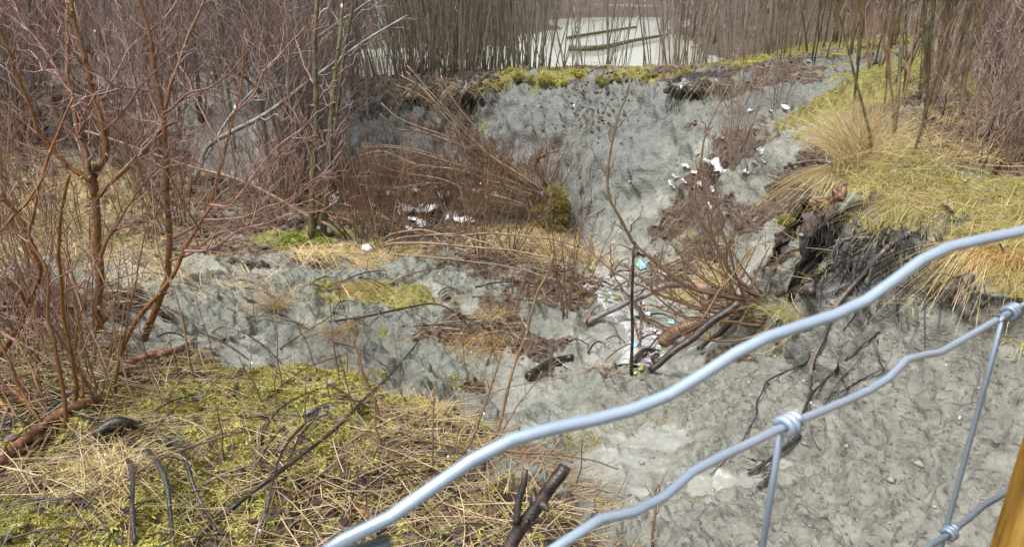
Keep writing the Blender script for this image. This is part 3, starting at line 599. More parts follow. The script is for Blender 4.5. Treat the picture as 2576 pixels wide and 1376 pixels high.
stems_thing('double_trunk_tree', 'pair of olive-grey trunks with bright green moss around their foot', 'tree', 'olive', [
 tr(zz((780, 610), (785, 560)) + za(1575, 900, 1590, 500, 1582, 250, 1590, 100, 1600, -60), 18, 11, yp, .2), tr(zz((812, 612), (815, 570)) + za(1650, 900, 1665, 600, 1690, 350, 1715, 150, 1730, -60), 18, 8, yp + .1, .4),
 tr(zh(75, 700, 130, 450, 150, 300, 240, 100) + zb(20, 250, 50, 60, 60, -40), 12, 7, yp + .2, .5)], part='trunk', tw=(4, .6, 4, .002), twmat='purpletwig')
# --- birches by the pond
one('birch_tree', 'leaning white birch trunk with black patches at the pond edge', 'tree', 'birch', tr(zt(1410, 930, 1450, 800, 1480, 720, 1560, 560, 1640, 420, 1720, 340, 1800, 280, 1900, 190, 2000, 60), 13, 8, 14.2, .8), extra=lambda mb, P, R: sprout(mb, P, R, np.random.default_rng(10), 8, .9, .4, sub=4, rmin=.003))
one('birch_tree', 'upright pale birch trunk with black scars left of the leaning birch', 'tree', 'birch', tr(zt(1060, 800, 1030, 640, 990, 500, 965, 300, 930, 100, 900, -60), 11, 10, 16.5, .3))
one('dead_snag', 'short black bent snag standing in the milky pond', 'snag', 'root', tr(zt(1620, 970, 1625, 910, 1650, 870, 1720, 770, 1742, 660), 7, 4, 13.9, 0))
# --- willow thrown down with its mossy root plate in front of the clay cliff
wf = hit(1385, 560)
yw = wf[1]
root = thing('fallen_willow', wf, 'uprooted willow with many tan stems lying left from a mossy yellow root plate', 'fallen tree')
FW = [zb(1010, 965, 850, 860, 700, 720, 560, 580, 450, 470, 330, 330), zb(990, 975, 800, 880, 640, 760, 520, 680, 400, 640, 280, 590, 200, 520), zb(985, 965, 820, 900, 620, 840, 420, 780, 250, 740, 100, 740), zb(1000, 980, 800, 920, 600, 880, 400, 830, 240, 780, 120, 800),
      zb(970, 1000, 800, 960, 620, 935, 450, 930, 300, 940, 150, 930), zb(1010, 955, 900, 880, 760, 790, 600, 640, 480, 520, 400, 440, 300, 380), zb(950, 1110, 940, 1050, 900, 1020, 800, 990, 640, 960, 500, 900, 300, 870, 150, 820), zb(1060, 950, 1010, 900, 970, 830, 1010, 790, 1090, 750),
      zb(1000, 970, 830, 880, 700, 800, 600, 730, 480, 690, 330, 640), zb(980, 990, 820, 930, 700, 900, 560, 850, 420, 850, 280, 800), zb(990, 950, 880, 850, 760, 740, 640, 600, 560, 500, 500, 380)]
rs = np.random.default_rng(12)
for k in range(8):
    a = FW[k % 11]; j = rs.normal(0, 26, 2); FW.append([(x + j[0] * i / len(a), y + j[1] * i / len(a) + rs.normal(0, 5)) for i, (x, y) in enumerate(a)])
for L in FW:
    P, R = tr(L, 6.5, 3.5, yw - .1 + rs.normal(0, .06), rs.uniform(-.3, .7)); mb = MB(); mb.tube(P, R, 6); o = mb.build('stem', MT['tanstem'], root)
    m2 = MB(); sprout(m2, P, R, rs, 26, .32, .2, upb=.15, sub=3, rmin=.0018); c = m2.build('twig_spray', MT['redstem'], root); c.parent = o
def blob(c, rx, ry, rz, r, amp=.25, fr=4, nu=28, nv=18):
    u, v = np.meshgrid(np.linspace(0, 2 * np.pi, nu, endpoint=False), np.linspace(0.02, np.pi - .02, nv), indexing='ij')
    d = np.stack([np.cos(u) * np.sin(v), np.sin(u) * np.sin(v), np.cos(v)], -1).reshape(-1, 3)
    s = 1 + amp * fbm(d * fr * .5 + r.uniform(0, 50, 3), 4, 3)
    V = c + d * s[:, None] * np.array([rx, ry, rz]); i = np.arange(nu * nv).reshape(nu, nv); j = np.roll(i, -1, 0)
    return V, np.stack([i[:, :-1], i[:, 1:], j[:, 1:], j[:, :-1]], -1).reshape(-1, 4), d
def moss_lump(mb, c, rx, ry, rz, r, dens=260, size=.035):
    V, F, d = blob(np.asarray(c), rx, ry, rz, r); mb.raw(c + (V - c) * .86, F); dens = int(dens * 2)
    k = r.choice(np.where(d[:, 2] > -.75)[0], dens); P = V[k] + r.normal(0, .012, (dens, 3)); moss_sprigs(mb, P, r, size, 6)
mb = MB(); cc = unproj(1385, 530, yw - .1); V, F, d = blob(cc + np.array([0, .08, -.1]), .26, .2, .36, rs, .5, 6); mb.raw(V, F)
for k in range(50):
    p = V[rs.integers(len(V))]; q = norm(p - cc + np.array([.5, -.3, -.2]) * .5); mb.tube(p + q * np.linspace(0, .22, 5)[:, None] + np.cumsum(rs.normal(0, .012, (5, 3)), 0), .004 * np.linspace(1, .3, 5), 3)
o = mb.build('root_plate', MT['darkwood'], root)
mb = MB()
for dx, dz, s in ((0, 0, .15), (.07, .13, .12), (.12, .23, .08), (-.1, -.12, .12), (.02, -.22, .13), (.13, -.07, .10), (-.16, .03, .07), (-.2, -.2, .07), (.17, .08, .06), (.03, .3, .05)): moss_lump(mb, cc + np.array([dx, -.08 + rs.uniform(-.06, .06), dz]), s * rs.uniform(.55, .9), .09, s * rs.uniform(.55, .9), rs, 300, .046)
c = mb.build('moss_cushion', MT['moss'], root, smooth=False); c.parent = o
# --- long arching stems over the middle ground
ym = hit(1000, 620)[1]
stems_thing('arching_shrub', 'shrub with four long pale stems arched to the right over the middle ground', 'shrub', 'tanstem', [
 tr(zh(800, 800, 830, 720, 950, 680, 1160, 660, 1350, 690, 1500, 715, 1900, 695, 2300, 720, 2576, 765, 2800, 840), 7, 4, ym - .3, -.6), tr(zh(790, 800, 900, 755, 1100, 730, 1300, 715, 1550, 720, 1750, 770, 2000, 850, 2300, 980), 6, 3.5, ym - .35, -.7),
 tr(zh(800, 830, 900, 790, 1300, 800, 1600, 820, 2000, 860, 2400, 920, 2576, 950, 2900, 1060), 7, 4, ym - .5, -.9), tr(zh(850, 900, 980, 910, 1300, 940, 1700, 980, 2100, 1040, 2500, 1150, 2700, 1220), 6, 3, ym - .6, -.9)], tw=(6, .3, 2, .0014), twmat='redstem')
# --- reddish shrub leaning out from the right bank
yl = hit(1935, 775)[1] - .15
rq = np.random.default_rng(8); WX = []
for k in range(14):
    a = rq.uniform(2.5, 4.0) if k % 3 else rq.uniform(1.9, 2.6); l = rq.uniform(150, 420); x, y = rq.uniform(1860, 1935), rq.uniform(735, 800); L = [(x, y)]
    for q in range(5): L.append((L[-1][0] + math.cos(a) * l / 5, L[-1][1] - math.sin(a) * l / 5)); a -= rq.uniform(.03, .2)
    WX.append(tr(L, rq.uniform(4, 7), 2, yl, rq.uniform(-.3, .4)))
stems_thing('leaning_shrub', 'red-brown shrub fanning out left from under the right bank over the rubbish gully', 'shrub', 'redstem', [
 tr(zg(1900, 680, 1700, 600, 1450, 530, 1250, 480, 1100, 400, 980, 320, 800, 190, 700, 100, 600, 0) + zb(1390, 1080, 1340, 960, 1350, 800, 1390, 600, 1430, 500, 1455, 400), 13, 4, yl, .1, 44),
 tr(zg(1930, 600, 1750, 470, 1600, 340, 1500, 180, 1400, 0) + zc(60, 1020, 90, 820, 130, 640, 230, 430), 12, 3, yl, .1, 36),
 tr(zg(1880, 800, 1700, 740, 1350, 680, 1100, 600, 870, 530, 650, 420, 400, 290, 200, 110, 140, 0, 60, -140), 9, 3, yl, .2), tr(zg(1880, 830, 1600, 790, 1300, 770, 1100, 740, 950, 640, 850, 540, 790, 420, 850, 260, 910, 0), 8, 3, yl, -.2),
 tr(zg(1900, 900, 1640, 980, 1400, 970, 1150, 930, 900, 860, 720, 760, 600, 600, 500, 450, 410, 300, 380, 0), 8, 3, yl, -.1), tr(zg(1900, 600, 1600, 520, 1350, 420, 1200, 290, 1100, 170, 960, 0), 7, 3, yl, .2), tr(zg(1850, 580, 1550, 360, 1300, 210, 1100, 30, 1040, -60), 6, 3, yl, .3),
 tr(zg(1880, 680, 1680, 660, 1380, 660, 1200, 650, 1000, 560, 850, 500, 600, 300, 420, 200), 7, 2.5, yl, -.2), tr(zg(1850, 850, 1650, 810, 1300, 700, 1000, 500, 800, 300, 700, 180), 5, 2, yl, 0), tr(zg(1900, 640, 1700, 560, 1400, 440, 1250, 250, 1150, 60, 1120, -60), 5, 2, yl, .2),
 tr(zg(1580, 560, 1700, 280, 1840, 20, 1880, -80), 5, 3, yl, 0), tr(zg(1770, 460, 1870, 200, 1960, 30), 5, 3, yl, 0), tr(zg(1910, 480, 2000, 270, 2060, 140), 5, 3, yl, 0), tr(zg(1270, 800, 1450, 500, 1600, 310, 1760, 80, 1950, 0), 6, 4, yl - .15, 0), tr(zg(1350, 680, 1250, 600, 1050, 420, 880, 260, 760, 100), 4, 2, yl, 0),
 tr(zg(1900, 760, 1600, 700, 1300, 620, 1060, 420, 930, 260, 870, 120), 5, 2, yl, .1)] + WX, tw=(5, .28, 2, .0013), twmat='redstem')
one('stake', 'dark upright stake standing in the white rubbish stream', 'stake', 'darkwood', tr(zg(590, 1310, 600, 900, 595, 500, 612, 50), 9, 7, None, 0, jit=.002))
one('log', 'long grey-brown arched bough spanning the rubbish stream', 'log', 'greyroot', tr(zg(130, 815, 250, 740, 420, 665, 600, 580, 750, 520, 850, 470, 920, 435, 1100, 425, 1300, 470, 1480, 560, 1560, 640), 13, 22, None, .1), sides=10)
one('log', 'thick dark fallen log slanting up right out of the rubbish stream', 'log', 'darkwood', tr(zg(770, 1270, 950, 1130, 1170, 970, 1320, 840, 1480, 720, 1650, 600), 17, 20, None, .05), sides=10)
one('log', 'short black log end beside the foot of the stake', 'log', 'darkwood', lay(zg(615, 1215, 700, 1150, 810, 1105), 14, 10, .04), sides=10)
one('log', 'dark splintered bough pointing down into the white meltwater under the shrub', 'log', 'darkwood', tr(zg(1240, 1060, 1380, 960, 1520, 850, 1640, 740), 9, 18, None, 0), sides=9)
def ribs(mb, P, R):
    for k in range(2, len(P) - 2):
        t = norm(P[k + 1] - P[k]); mb.tube(np.stack([P[k] - t * .008, P[k], P[k] + t * .008]), R[k] * np.array([1, 1.09, 1]), 14)
P, R = tr(zg(900, 1000, 1000, 900, 1120, 850, 1240, 800, 1330, 740), 40, 30, None, 0, 16, jit=0)
one('ribbed_pipe', 'brown ribbed drain pipe half buried under the leaning shrub', 'pipe', 'cutwood', (P, R), sides=14, extra=ribs)
one('log', 'bleached grey bough lying behind the green and blue packet', 'log', 'palebark', tr(zg(700, 70, 850, 100, 1000, 140, 1200, 165, 1400, 180), 6, 10, None, 0), sides=8)
# --- roots washed out of the right bank
RT = [('greyroot', 'long grey root slanting down the right bank with a peeled pinkish top', zr(1390, 370, 1200, 490, 1100, 560, 900, 790, 700, 1010, 600, 1170) + zz((2067, 862), (2040, 912), (2032, 967), (2029, 1017), (2034, 1077), (2047, 1112), (2059, 1130)), 14, 6),
 ('greyroot', 'pale grey stick lying almost level across the dark undercut', zr(430, 562, 600, 512, 750, 470, 980, 440), 6, 6), ('root', 'steep black root hanging left under the big dry tussock', zr(750, 225, 680, 350, 600, 480, 500, 620, 380, 750, 300, 880), 11, 6),
 ('root', 'crooked root bending left to the cut grey stub', zr(700, 660, 600, 750, 480, 800, 340, 870), 5, 7), ('root', 'wavy root hanging straight down mid undercut', zr(800, 450, 790, 580, 795, 680, 720, 790, 670, 900, 650, 950), 9, 6), ('greyroot', 'short root with a split pale orange top', zr(850, 215, 815, 330, 790, 455), 8, 6),
 ('root', 'single root dangling free under the overhanging turf at right', zr(1590, 420, 1620, 600, 1610, 800, 1640, 960, 1720, 1090, 1780, 1140), 7, 3), ('root', 'thin root rising right from the shaded clay wall', zr(1800, 1190, 1950, 1090, 2060, 990), 4, 4), ('root', 'mossy root stub hanging below the crooked root', zr(480, 800, 440, 920, 430, 985), 8, 7),
 ('root', 'zigzag black root trailing down the clay left of the long grey root', zf(630, 400, 610, 460, 540, 490, 480, 520, 410, 560, 390, 620, 360, 660, 365, 730, 320, 790, 290, 860), 5, 3), ('root', 'black root running diagonally to the knotted end behind the second wire', zf(980, 300, 900, 360, 840, 420, 780, 480, 700, 560, 640, 620, 600, 700, 560, 830, 500, 890), 5, 8),
 ('root', 'short forked rootlet hanging right of the diagonal root', zf(970, 340, 975, 450, 1005, 495), 4, 3), ('root', 'thin black rootlet slanting left under the forked one', zf(1000, 480, 900, 540, 800, 600, 700, 640), 4, 3), ('root', 'thick broken root end lying left below the wire knot', zf(580, 820, 530, 870, 470, 920, 400, 970, 320, 1010), 11, 8), ('root', 'curled broken root tip lowest on the clay', zf(460, 930, 440, 1000, 420, 1050, 370, 1080), 10, 7),
 ('darkwood', 'thick sawn grey stub sticking out of the bank by the leaning shrub', zr(140, 975, 280, 955, 430, 945), 20, 22), ('darkwood', 'small broken stub standing in the dark undercut', zr(1050, 530, 1090, 470, 1120, 405), 8, 11), ('root', 'fine root branching off along the clay toward the wire', zf(900, 400, 850, 480, 790, 540, 730, 620, 700, 680), 3, 2), ('root', 'fine twisted root low on the clay left of the knot', zf(290, 860, 200, 960, 130, 1010), 3, 2)]
for m_, lb, L, w0, w1 in RT:
    P, R = lay(L, w0, w1, .015, jit=.006); P[:, 1] -= .02
    one('tree_root', lb, 'root', m_, (P, R), 'roots washed out of the right bank', 8, lambda mb, P, R: sprout(mb, P, R, np.random.default_rng(len(P)), 5, .16, .3, .95, (25, 60), -.3, 2, .4, .0012, 7, .12))
rs = np.random.default_rng(71)
for k in range(52):
    x0 = rs.uniform(2040, 2440); y0 = 560 + (x0 - 2040) * .22 + rs.uniform(0, 60); a = rs.normal(2.0, .5); l = rs.uniform(60, 220)
    L = [(x0, y0)]
    for q in range(4): L.append((L[-1][0] + math.cos(a) * l / 4, L[-1][1] + abs(math.sin(a)) * l / 4)); a += rs.normal(0, .45)
    P, R = lay(L, rs.uniform(2.5, 8), 2, .02, 18, .008); P[:, 1] -= .03
    one('tree_root', 'fine black root tangled in the dark undercut of the right bank', 'root', 'root', (P, R), 'roots tangled in the undercut', 6, lambda mb, P, R: sprout(mb, P, R, rs, 4, .12, .3, .95, (25, 60), -.3, 2, .4, .001, 6, .12))
# --- sticks and logs on the left foreground
SK = [('log', 'darkwood', 'fat black knobbly root end lying in the moss', 'root', zd(500, 850, 560, 840, 640, 825, 730, 808), 34, 20, .05), ('stick', 'root', 'black stick curving down from the knobbly root, leftmost of three', 'stick', zd(610, 855, 640, 960, 690, 1100, 680, 1250, 685, 1376), 15, 10, .06), ('stick', 'root', 'black stick bowing down from the knobbly root, middle of three', 'stick', zd(630, 850, 740, 950, 800, 1030, 860, 1150, 875, 1376), 15, 10, .07), ('stick', 'root', 'black stick forking low right, rightmost of three from the knobbly root', 'stick', zd(790, 855, 900, 920, 950, 1020, 1000, 1180, 1090, 1310), 14, 8, .07),
 ('stick', 'pinktwig', 'straight bright red-brown twig lying across the moss', 'stick', zd(490, 1195, 700, 1090, 950, 980, 1100, 900, 1250, 800), 6, 5, .08), ('stick', 'darkwood', 'long dark branch lying from the bottom edge up to the clay edge', 'branch', zd(990, 1376, 1200, 1210, 1400, 1080, 1560, 960, 1717, 830) + ze(100, 700, 250, 540, 390, 350), 16, 4, .05), ('stick', 'root', 'thin dark twig lying right from the shrub foot', 'stick', zd(270, 700, 420, 760, 700, 830, 930, 900, 1150, 940), 5, 4, .05), ('stick', 'greyroot', 'thin brown twig slanting down right beside the red twig', 'stick', zd(860, 800, 1000, 930, 1150, 1080, 1240, 1180), 5, 3, .03),
 ('stick', 'darkwood', 'purple-brown stick rising steeply right of the long dark branch foot', 'stick', zd(1320, 1376, 1400, 1100, 1450, 950, 1540, 770), 8, 4, .08), ('log', 'redwood', 'peeling red-brown log lying under the left shrub stems', 'log', zd(-60, 1040, 60, 960, 180, 870, 350, 740, 520, 650), 30, 22, .03), ('log', 'redwood', 'curved red-brown root rising to a broken tip beside the clay', 'root', zd(600, 510, 680, 490, 760, 470, 880, 450, 940, 400, 985, 350), 20, 12, .05), ('stick', 'darkwood', 'dark wavy branch lying left behind the shrub stems', 'branch', zd(-20, 215, 100, 200, 280, 210, 400, 200, 450, 168), 12, 8, .03),
 ('stick', 'root', 'dark twig slanting down right near the bottom left corner', 'stick', zd(270, 1060, 450, 1200, 590, 1376), 6, 4, .02), ('stick', 'darkwood', 'dark bent branch lying across the pale middle clay', 'branch', ze(-60, 255, 130, 240, 330, 200, 490, 172, 600, 232, 650, 270), 6, 4, .03),
 ('stick', 'darkwood', 'dark twig lying below the small tussock on the clay', 'stick', zd(1230, 135, 1350, 190, 1450, 240, 1560, 292), 7, 3, .01), ('stick', 'darkwood', 'dark twig on the clay just beyond the left bank edge', 'stick', zd(980, 300, 1130, 370, 1250, 442), 5, 3, .02), ('log', 'darkwood', 'dark log stuck in the clay in the middle of the gully', 'log', ze(940, 545, 1000, 500, 1060, 465, 1160, 440), 22, 16, .0), ('log', 'darkwood', 'dark wet log lying below the two mossy trunks', 'log', za(1180, 1325, 1260, 1345, 1350, 1352), 15, 12, .0), ('log', 'redwood', 'thin reddish log lying right of the dark wet log', 'log', za(1390, 1275, 1500, 1320, 1640, 1345), 9, 7, .0),
 ('log', 'redwood', 'broken brown wood chunk half hidden by the thick wire', 'log', ze(60, 1200, 100, 1230, 170, 1270), 26, 20, .0), ('log', 'redwood', 'rotten red-brown log end under the dry tussock on the right bank', 'log', zr(470, 205, 600, 150, 730, 90), 24, 24, .0), ('stick', 'darkwood', 'black stub lying on the grass of the right bank', 'stick', zr(1565, 172, 1640, 205, 1720, 245), 8, 9, .02), ('stick', 'greyroot', 'reddish dead stick poking left through the dry tussock', 'stick', zc(545, 845, 650, 850, 780, 852), 8, 8, .05), ('stick', 'darkwood', 'grey stick lying left of the tussock at the bank shoulder', 'stick', zc(415, 955, 500, 955, 570, 940), 9, 9, .03)]
yk = hit(1250, 1400)[1] - .12
one('log', 'wet black charred-looking log jutting over the mud at the bottom centre', 'log', 'darkwood', tr(ze(770, 1500, 850, 1372, 960, 1200, 1060, 1062, 1128, 966), 38, 32, yk, .12, 24, jit=.003), sides=12, extra=lambda mb, P, R: buds(mb, P, R, 9, rng))
one('log', 'shorter wet black stick against the left side of the jutting log', 'log', 'darkwood', tr(ze(880, 1260, 900, 1130, 926, 985), 20, 16, yk + .04, .08, 12, jit=.002), sides=10)
for nm, m_, lb, ct, L, w0, w1, up in SK:
    one(nm, lb, ct, m_, lay(L, w0, w1, up), None, 10 if w0 > 12 else 7, lambda mb, P, R: buds(mb, P, R, 6, rng))
UP = [('dry_stalk', 'tan', 'tall pale bent reed stalk rising from the straw heap', 'plant', 'straw', ze(770, 830, 830, 640, 870, 480, 920, 340, 960, 180, 1030, 0, 1062, -95), 8, 7), ('stalk', '', 'red-brown forked stalk just left of the pale reed', 'plant', 'redstem', ze(625, 890, 700, 720, 745, 600, 780, 500, 810, 390), 7, 4), ('stalk', '', 'brown stalk crossing low right of the pale reed', 'plant', 'redstem', ze(770, 850, 880, 680, 970, 560, 1010, 490), 6, 3), ('stalk', '', 'thin tan stem leaning far right over the clay', 'plant', 'tanstem', ze(560, 650, 750, 600, 950, 550, 1140, 520), 5, 3),
 ('stalk', '', 'thick dark brown thorny stalk standing at the bank edge', 'plant', 'redstem', ze(200, 755, 160, 630, 110, 500, 50, 320), 10, 5), ('stalk', '', 'brown twig arching right over the wet mud', 'plant', 'redstem', ze(740, 880, 860, 900, 1060, 910, 1250, 940, 1390, 985), 7, 3), ('stalk', '', 'slim stalk in front of the wet mud', 'plant', 'redstem', ze(990, 1000, 1040, 920, 1110, 820), 5, 3), ('stalk', '', 'upright stalk at the lower right below the second wire', 'plant', 'redstem', ze(1565, 1376, 1580, 1180, 1590, 1060), 8, 6), ('stalk', '', 'thin upright stalk beside the mud, lower centre', 'plant', 'redstem', ze(1280, 1180, 1283, 1120, 1278, 1060), 4, 3)]
for nm, _, lb, ct, m_, L, w0, w1 in UP:
    one(nm, lb, ct, m_, tr(L, w0, w1, None, .1), None, 6, lambda mb, P, R: (buds(mb, P, R, 10, rng), sprout(mb, P, R, np.random.default_rng(len(P)), 4, .12, .4, rmin=.0012)))
rs = np.random.default_rng(72)
for k in range(105):
    px, py = rs.uniform(-40, 1250), rs.uniform(930, 1390)
    if py < 950 + max(0, px - 800) * .45: continue
    a = rs.normal(-.45, .55); l = rs.uniform(60, 260); c = rs.normal(0, 12)
    L = [(px - math.cos(a) * l / 2, py - math.sin(a) * l / 2), (px + c, py + c * .4), (px + math.cos(a) * l / 2, py + math.sin(a) * l / 2)]
    P, R = lay(L, rs.uniform(3.5, 8), rs.uniform(2, 4), .03, 14)
    one('stick', 'thin dead stick lying in the straw and moss of the left bank', 'stick', ('darkwood', 'root', 'redstem', 'greyroot', 'redstem')[k % 5], (P, R), 'thin sticks on the left bank', 6, lambda mb, P, R: (buds(mb, P, R, 3, rs), sprout(mb, P, R, rs, 2, .1, .3, rmin=.001)))
for k in range(60):
    px, py = rs.uniform(350, 1480), rs.uniform(560, 900); a = rs.normal(.1, .5); l = rs.uniform(50, 200); c = rs.normal(0, 8)
    L = [(px - math.cos(a) * l / 2, py - math.sin(a) * l / 2), (px + c, py + c * .4), (px + math.cos(a) * l / 2, py + math.sin(a) * l / 2)]
    P, R = lay(L, rs.uniform(3, 6), rs.uniform(1.5, 3), .04, 14)
    one('stick', 'thin dead stick lying on the middle ground between shrubs and clay', 'stick', ('darkwood', 'tanstem', 'redstem', 'greyroot')[k % 4], (P, R), 'thin sticks on the middle ground', 5, lambda mb, P, R: sprout(mb, P, R, rs, 4, .2, .2, rmin=.0012))
for k in range(26):
    px, py = rs.uniform(1480, 1720), rs.uniform(660, 920); a = rs.normal(-.5, .7); l = rs.uniform(40, 150)
    P, R = lay([(px - math.cos(a) * l / 2, py - math.sin(a) * l / 2), (px, py + rs.normal(0, 6)), (px + math.cos(a) * l / 2, py + math.sin(a) * l / 2)], rs.uniform(3, 7), 2.5, .05, 12)
    one('stick', 'dark drift stick lying across the white rubbish stream', 'stick', ('darkwood', 'root', 'redwood')[k % 3], (P, R), 'drift sticks in the stream', 6)
rs = np.random.default_rng(5)
proto = None
ST = zd(1290, 290, 1345, 690, 1262, 510, 1655, 630, 1100, 500, 855, 740, 1130, 940, 1420, 610, 1390, 640, 1540, 800, 905, 560, 980, 560, 700, 560, 760, 560, 1010, 470, 600, 690, 470, 560, 830, 520, 1600, 500, 1710, 560) + ze(30, 500, 85, 520, 310, 620, 200, 900, 460, 1000, 330, 660, 560, 920, 640, 560, 60, 700, 1180, 1100)
for px, py in ST:
    p = hit(px, py)
    if proto is None:
        mb = MB(); P = np.array([[0, 0, -.02], [.004, 0, .08], [-.006, .004, .16], [.008, 0, .25], [.004, -.004, .33]]); P = catmull(P, 12); R = np.linspace(.0045, .0022, 12); mb.tube(P, R, 6); buds(mb, P, R, 7, rs); sprout(mb, P, R, rs, 3, .05, .4, rmin=.0012)
        proto = tag(mb.build('cut_shoot', MT['redstem']), 'short upright dead brown shoot poking from the mossy left bank', 'plant', 'dead shoots on the left bank'); proto.location = Vector(p)
    else: c = proto.copy(); COL.objects.link(c); c.location = Vector(p); c.scale = (1, 1, rs.uniform(.5, 1.6)); c.rotation_euler = (rs.normal(0, .15), rs.normal(0, .15), rs.uniform(0, 6))

# ------------------------------------------------------------------ wire fence close to the eye, and its post
FD = np.array([.825, .565, 0]); FN = np.array([-.565, .825, 0]); FH = .105
def onf(px, py):
    d = ray(px, py); return d * (FH / (d @ FN))[..., None]
fence = thing('wire_fence', FN * FH + np.array([0, 0, -1.75]), 'galvanised wire netting fence with a thick wavy top strand, close in front of the view', 'fence')
L = np.array([(560, 1560), (700, 1460), (830, 1376), (1000, 1290), (1150, 1180), (1290, 1105), (1400, 1075), (1560, 1040), (1700, 985), (1830, 900), (1950, 840), (2080, 800), (2180, 755), (2270, 690), (2350, 635), (2450, 607), (2576, 580), (2700, 545), (2800, 480), (2950, 430)], float)
D = ray(L[:, 0], L[:, 1]); k = (L[:, 0] - 830) / 1750; P = D * (.148 + .052 * k)[:, None]; ext = P[-1] + FD * np.array([[.2], [.6], [1.4]]); P = np.vstack([P[0] - FD * .5, P, ext])
mb = MB(); P = catmull(P, 220); mb.tube(P, np.full(220, .00147), 14); mb.build('top_strand', MT['wire'], fence)
L = np.array([(1180, 1560), (1290, 1450), (1400, 1376), (1500, 1310), (1560, 1292), (1630, 1282), (1680, 1240), (1720, 1200), (1800, 1155), (1900, 1108), (1985, 1067), (2100, 1020), (2180, 985), (2230, 955), (2262, 922), (2295, 897), (2360, 888), (2420, 855), (2545, 785), (2600, 760)], float)
P2 = onf(L[:, 0], L[:, 1]); Z2, Z3 = -.1205, -.228
s_ = P2 @ FD; S1, S2 = .169, .306; DS = S2 - S1
def fp(s, z): return FN * FH + FD * s + np.array([0, 0, z])
P2 = np.vstack([fp(s_[0] - .6, Z2), fp(s_[0] - .1, Z2), P2, fp(s_[-1] + .1, Z2), fp(s_[-1] + 1.4, Z2)])
mb = MB(); P = catmull(P2, 200); mb.tube(P, np.full(200, .00124), 12); row = mb.build('line_wire', MT['wire'], fence)
zs = [Z2] + [Z3 - .125 * k for k in range(12) if Z3 - .125 * k > -1.72]
for z in zs[1:]:
    ss = np.arange(-.6, 1.8, .012); kink = .0035 * np.sin(ss / DS * 2 * np.pi * 1.0) * (np.sin(ss / DS * 4 * np.pi + 1) > .3)
    mb = MB(); mb.tube(np.stack([fp(a, z + b) for a, b in zip(ss, kink)]), np.full(len(ss), .00145), 8); mb.build('line_wire', MT['wire'], fence)
def knot(c):
    th = np.linspace(0, 2 * np.pi * 2.4, 40); x = np.linspace(-.0028, .0028, 40)
    Q = c + FD * x[:, None] + FN * (np.cos(th) * .0024)[:, None] + np.array([0, 0, 1.0]) * (np.sin(th) * .0024)[:, None]
    mb = MB(); mb.tube(Q, np.full(40, .00115), 8); return mb
for i in range(-4, 9):
    s = S1 + DS * i
    z2 = np.interp(s, P2 @ FD, P2[:, 2])
    kk = np.linspace(0, 1, 40); Q = np.stack([fp(s + .0012 * math.sin(q * 9), z2 + (zs[-1] - z2) * q) for q in kk]) + FN * .0022
    mb = MB(); mb.tube(Q, np.full(40, .0011), 8); st = mb.build('stay_wire', MT['wire'], fence)
    for z in [z2] + zs[1:]:
        kn = knot(fp(s, z)).build('knot', MT['wire'], fence); kn.parent = st
pw = .09; c0 = np.array([.2, .246, 0]); q = [c0, c0 + FD * pw, c0 + FD * pw - FN * pw, c0 - FN * pw]
import bmesh
bm = bmesh.new(); zz0, zz1 = -1.9, .12
vs = [[bm.verts.new((p[0], p[1], z)) for p in q] for z in np.linspace(zz0, zz1, 24)]
for a, b2 in zip(vs[:-1], vs[1:]):
    for i in range(4): bm.faces.new((a[i], b2[i], b2[(i + 1) % 4], a[(i + 1) % 4]))
bm.faces.new(vs[0]); bm.faces.new(vs[-1]); bmesh.ops.recalc_face_normals(bm, faces=bm.faces)
bmesh.ops.bevel(bm, geom=[e for e in bm.edges if abs(e.verts[0].co.z - e.verts[1].co.z) > .01], offset=.004, segments=2, affect='EDGES')
for v in bm.verts: v.co += Vector((1, 1, 0)) * random.Random(int(v.co.z * 50)).uniform(-.0006, .0006)
me = bpy.data.meshes.new('fence_post'); bm.to_mesh(me); me.materials.append(MT['postwood']); o = bpy.data.objects.new('fence_post', me); COL.objects.link(o)
tag(o, 'orange-brown wooden fence post at the lower right, in front of the wire netting', 'post')

# ------------------------------------------------------------------ milky rubbish stream and rubbish
def ribbon(name, Lp, Rp, m, nu=50, nv=14, up=.02):
    A = catmull(np.array([hit(*p) for p in Lp]), nu); B = catmull(np.array([hit(*p) for p in Rp]), nu); w = np.linspace(0, 1, nv)[None, :, None]
    G_ = A[:, None] * (1 - w) + B[:, None] * w; edge = np.sin(w[..., 0] * np.pi)
    Zs = gz_arr(G_[..., 0].ravel(), G_[..., 1].ravel()).reshape(nu, nv)
    for _ in range(6): Zs[1:-1] = (Zs[:-2] + 2 * Zs[1:-1] + Zs[2:]) / 4; Zs[:, 1:-1] = (Zs[:, :-2] + 2 * Zs[:, 1:-1] + Zs[:, 2:]) / 4
    G_[..., 2] = Zs + up * np.minimum(1, edge * 2) - .02 * (edge < .2); i = np.arange(nu * nv).reshape(nu, nv)
    o = MB().raw(G_.reshape(-1, 3), np.stack([i[:-1, :-1], i[1:, :-1], i[1:, 1:], i[:-1, 1:]], -1).reshape(-1, 4)).build(name, m); return kind(o, 'structure')
m, t, b = new_mat('milky_stream'); n = noise_n(t, 9, 5)
c = ramp_n(t, n.outputs[0], [(.38, (.16, .15, .13)), (.5, (.38, .385, .37)), (.66, (.62, .65, .68))]).outputs[0]; t.links.new(c, b.inputs['Base Color']); b.inputs['Roughness'].default_value = .16
n2 = noise_n(t, 22, 4); bp = t.nodes.new('ShaderNodeBump'); bp.inputs['Strength'].default_value = .35; bp.inputs['Distance'].default_value = .02; t.links.new(n2.outputs[0], bp.inputs['Height']); t.links.new(bp.outputs[0], b.inputs['Normal'])
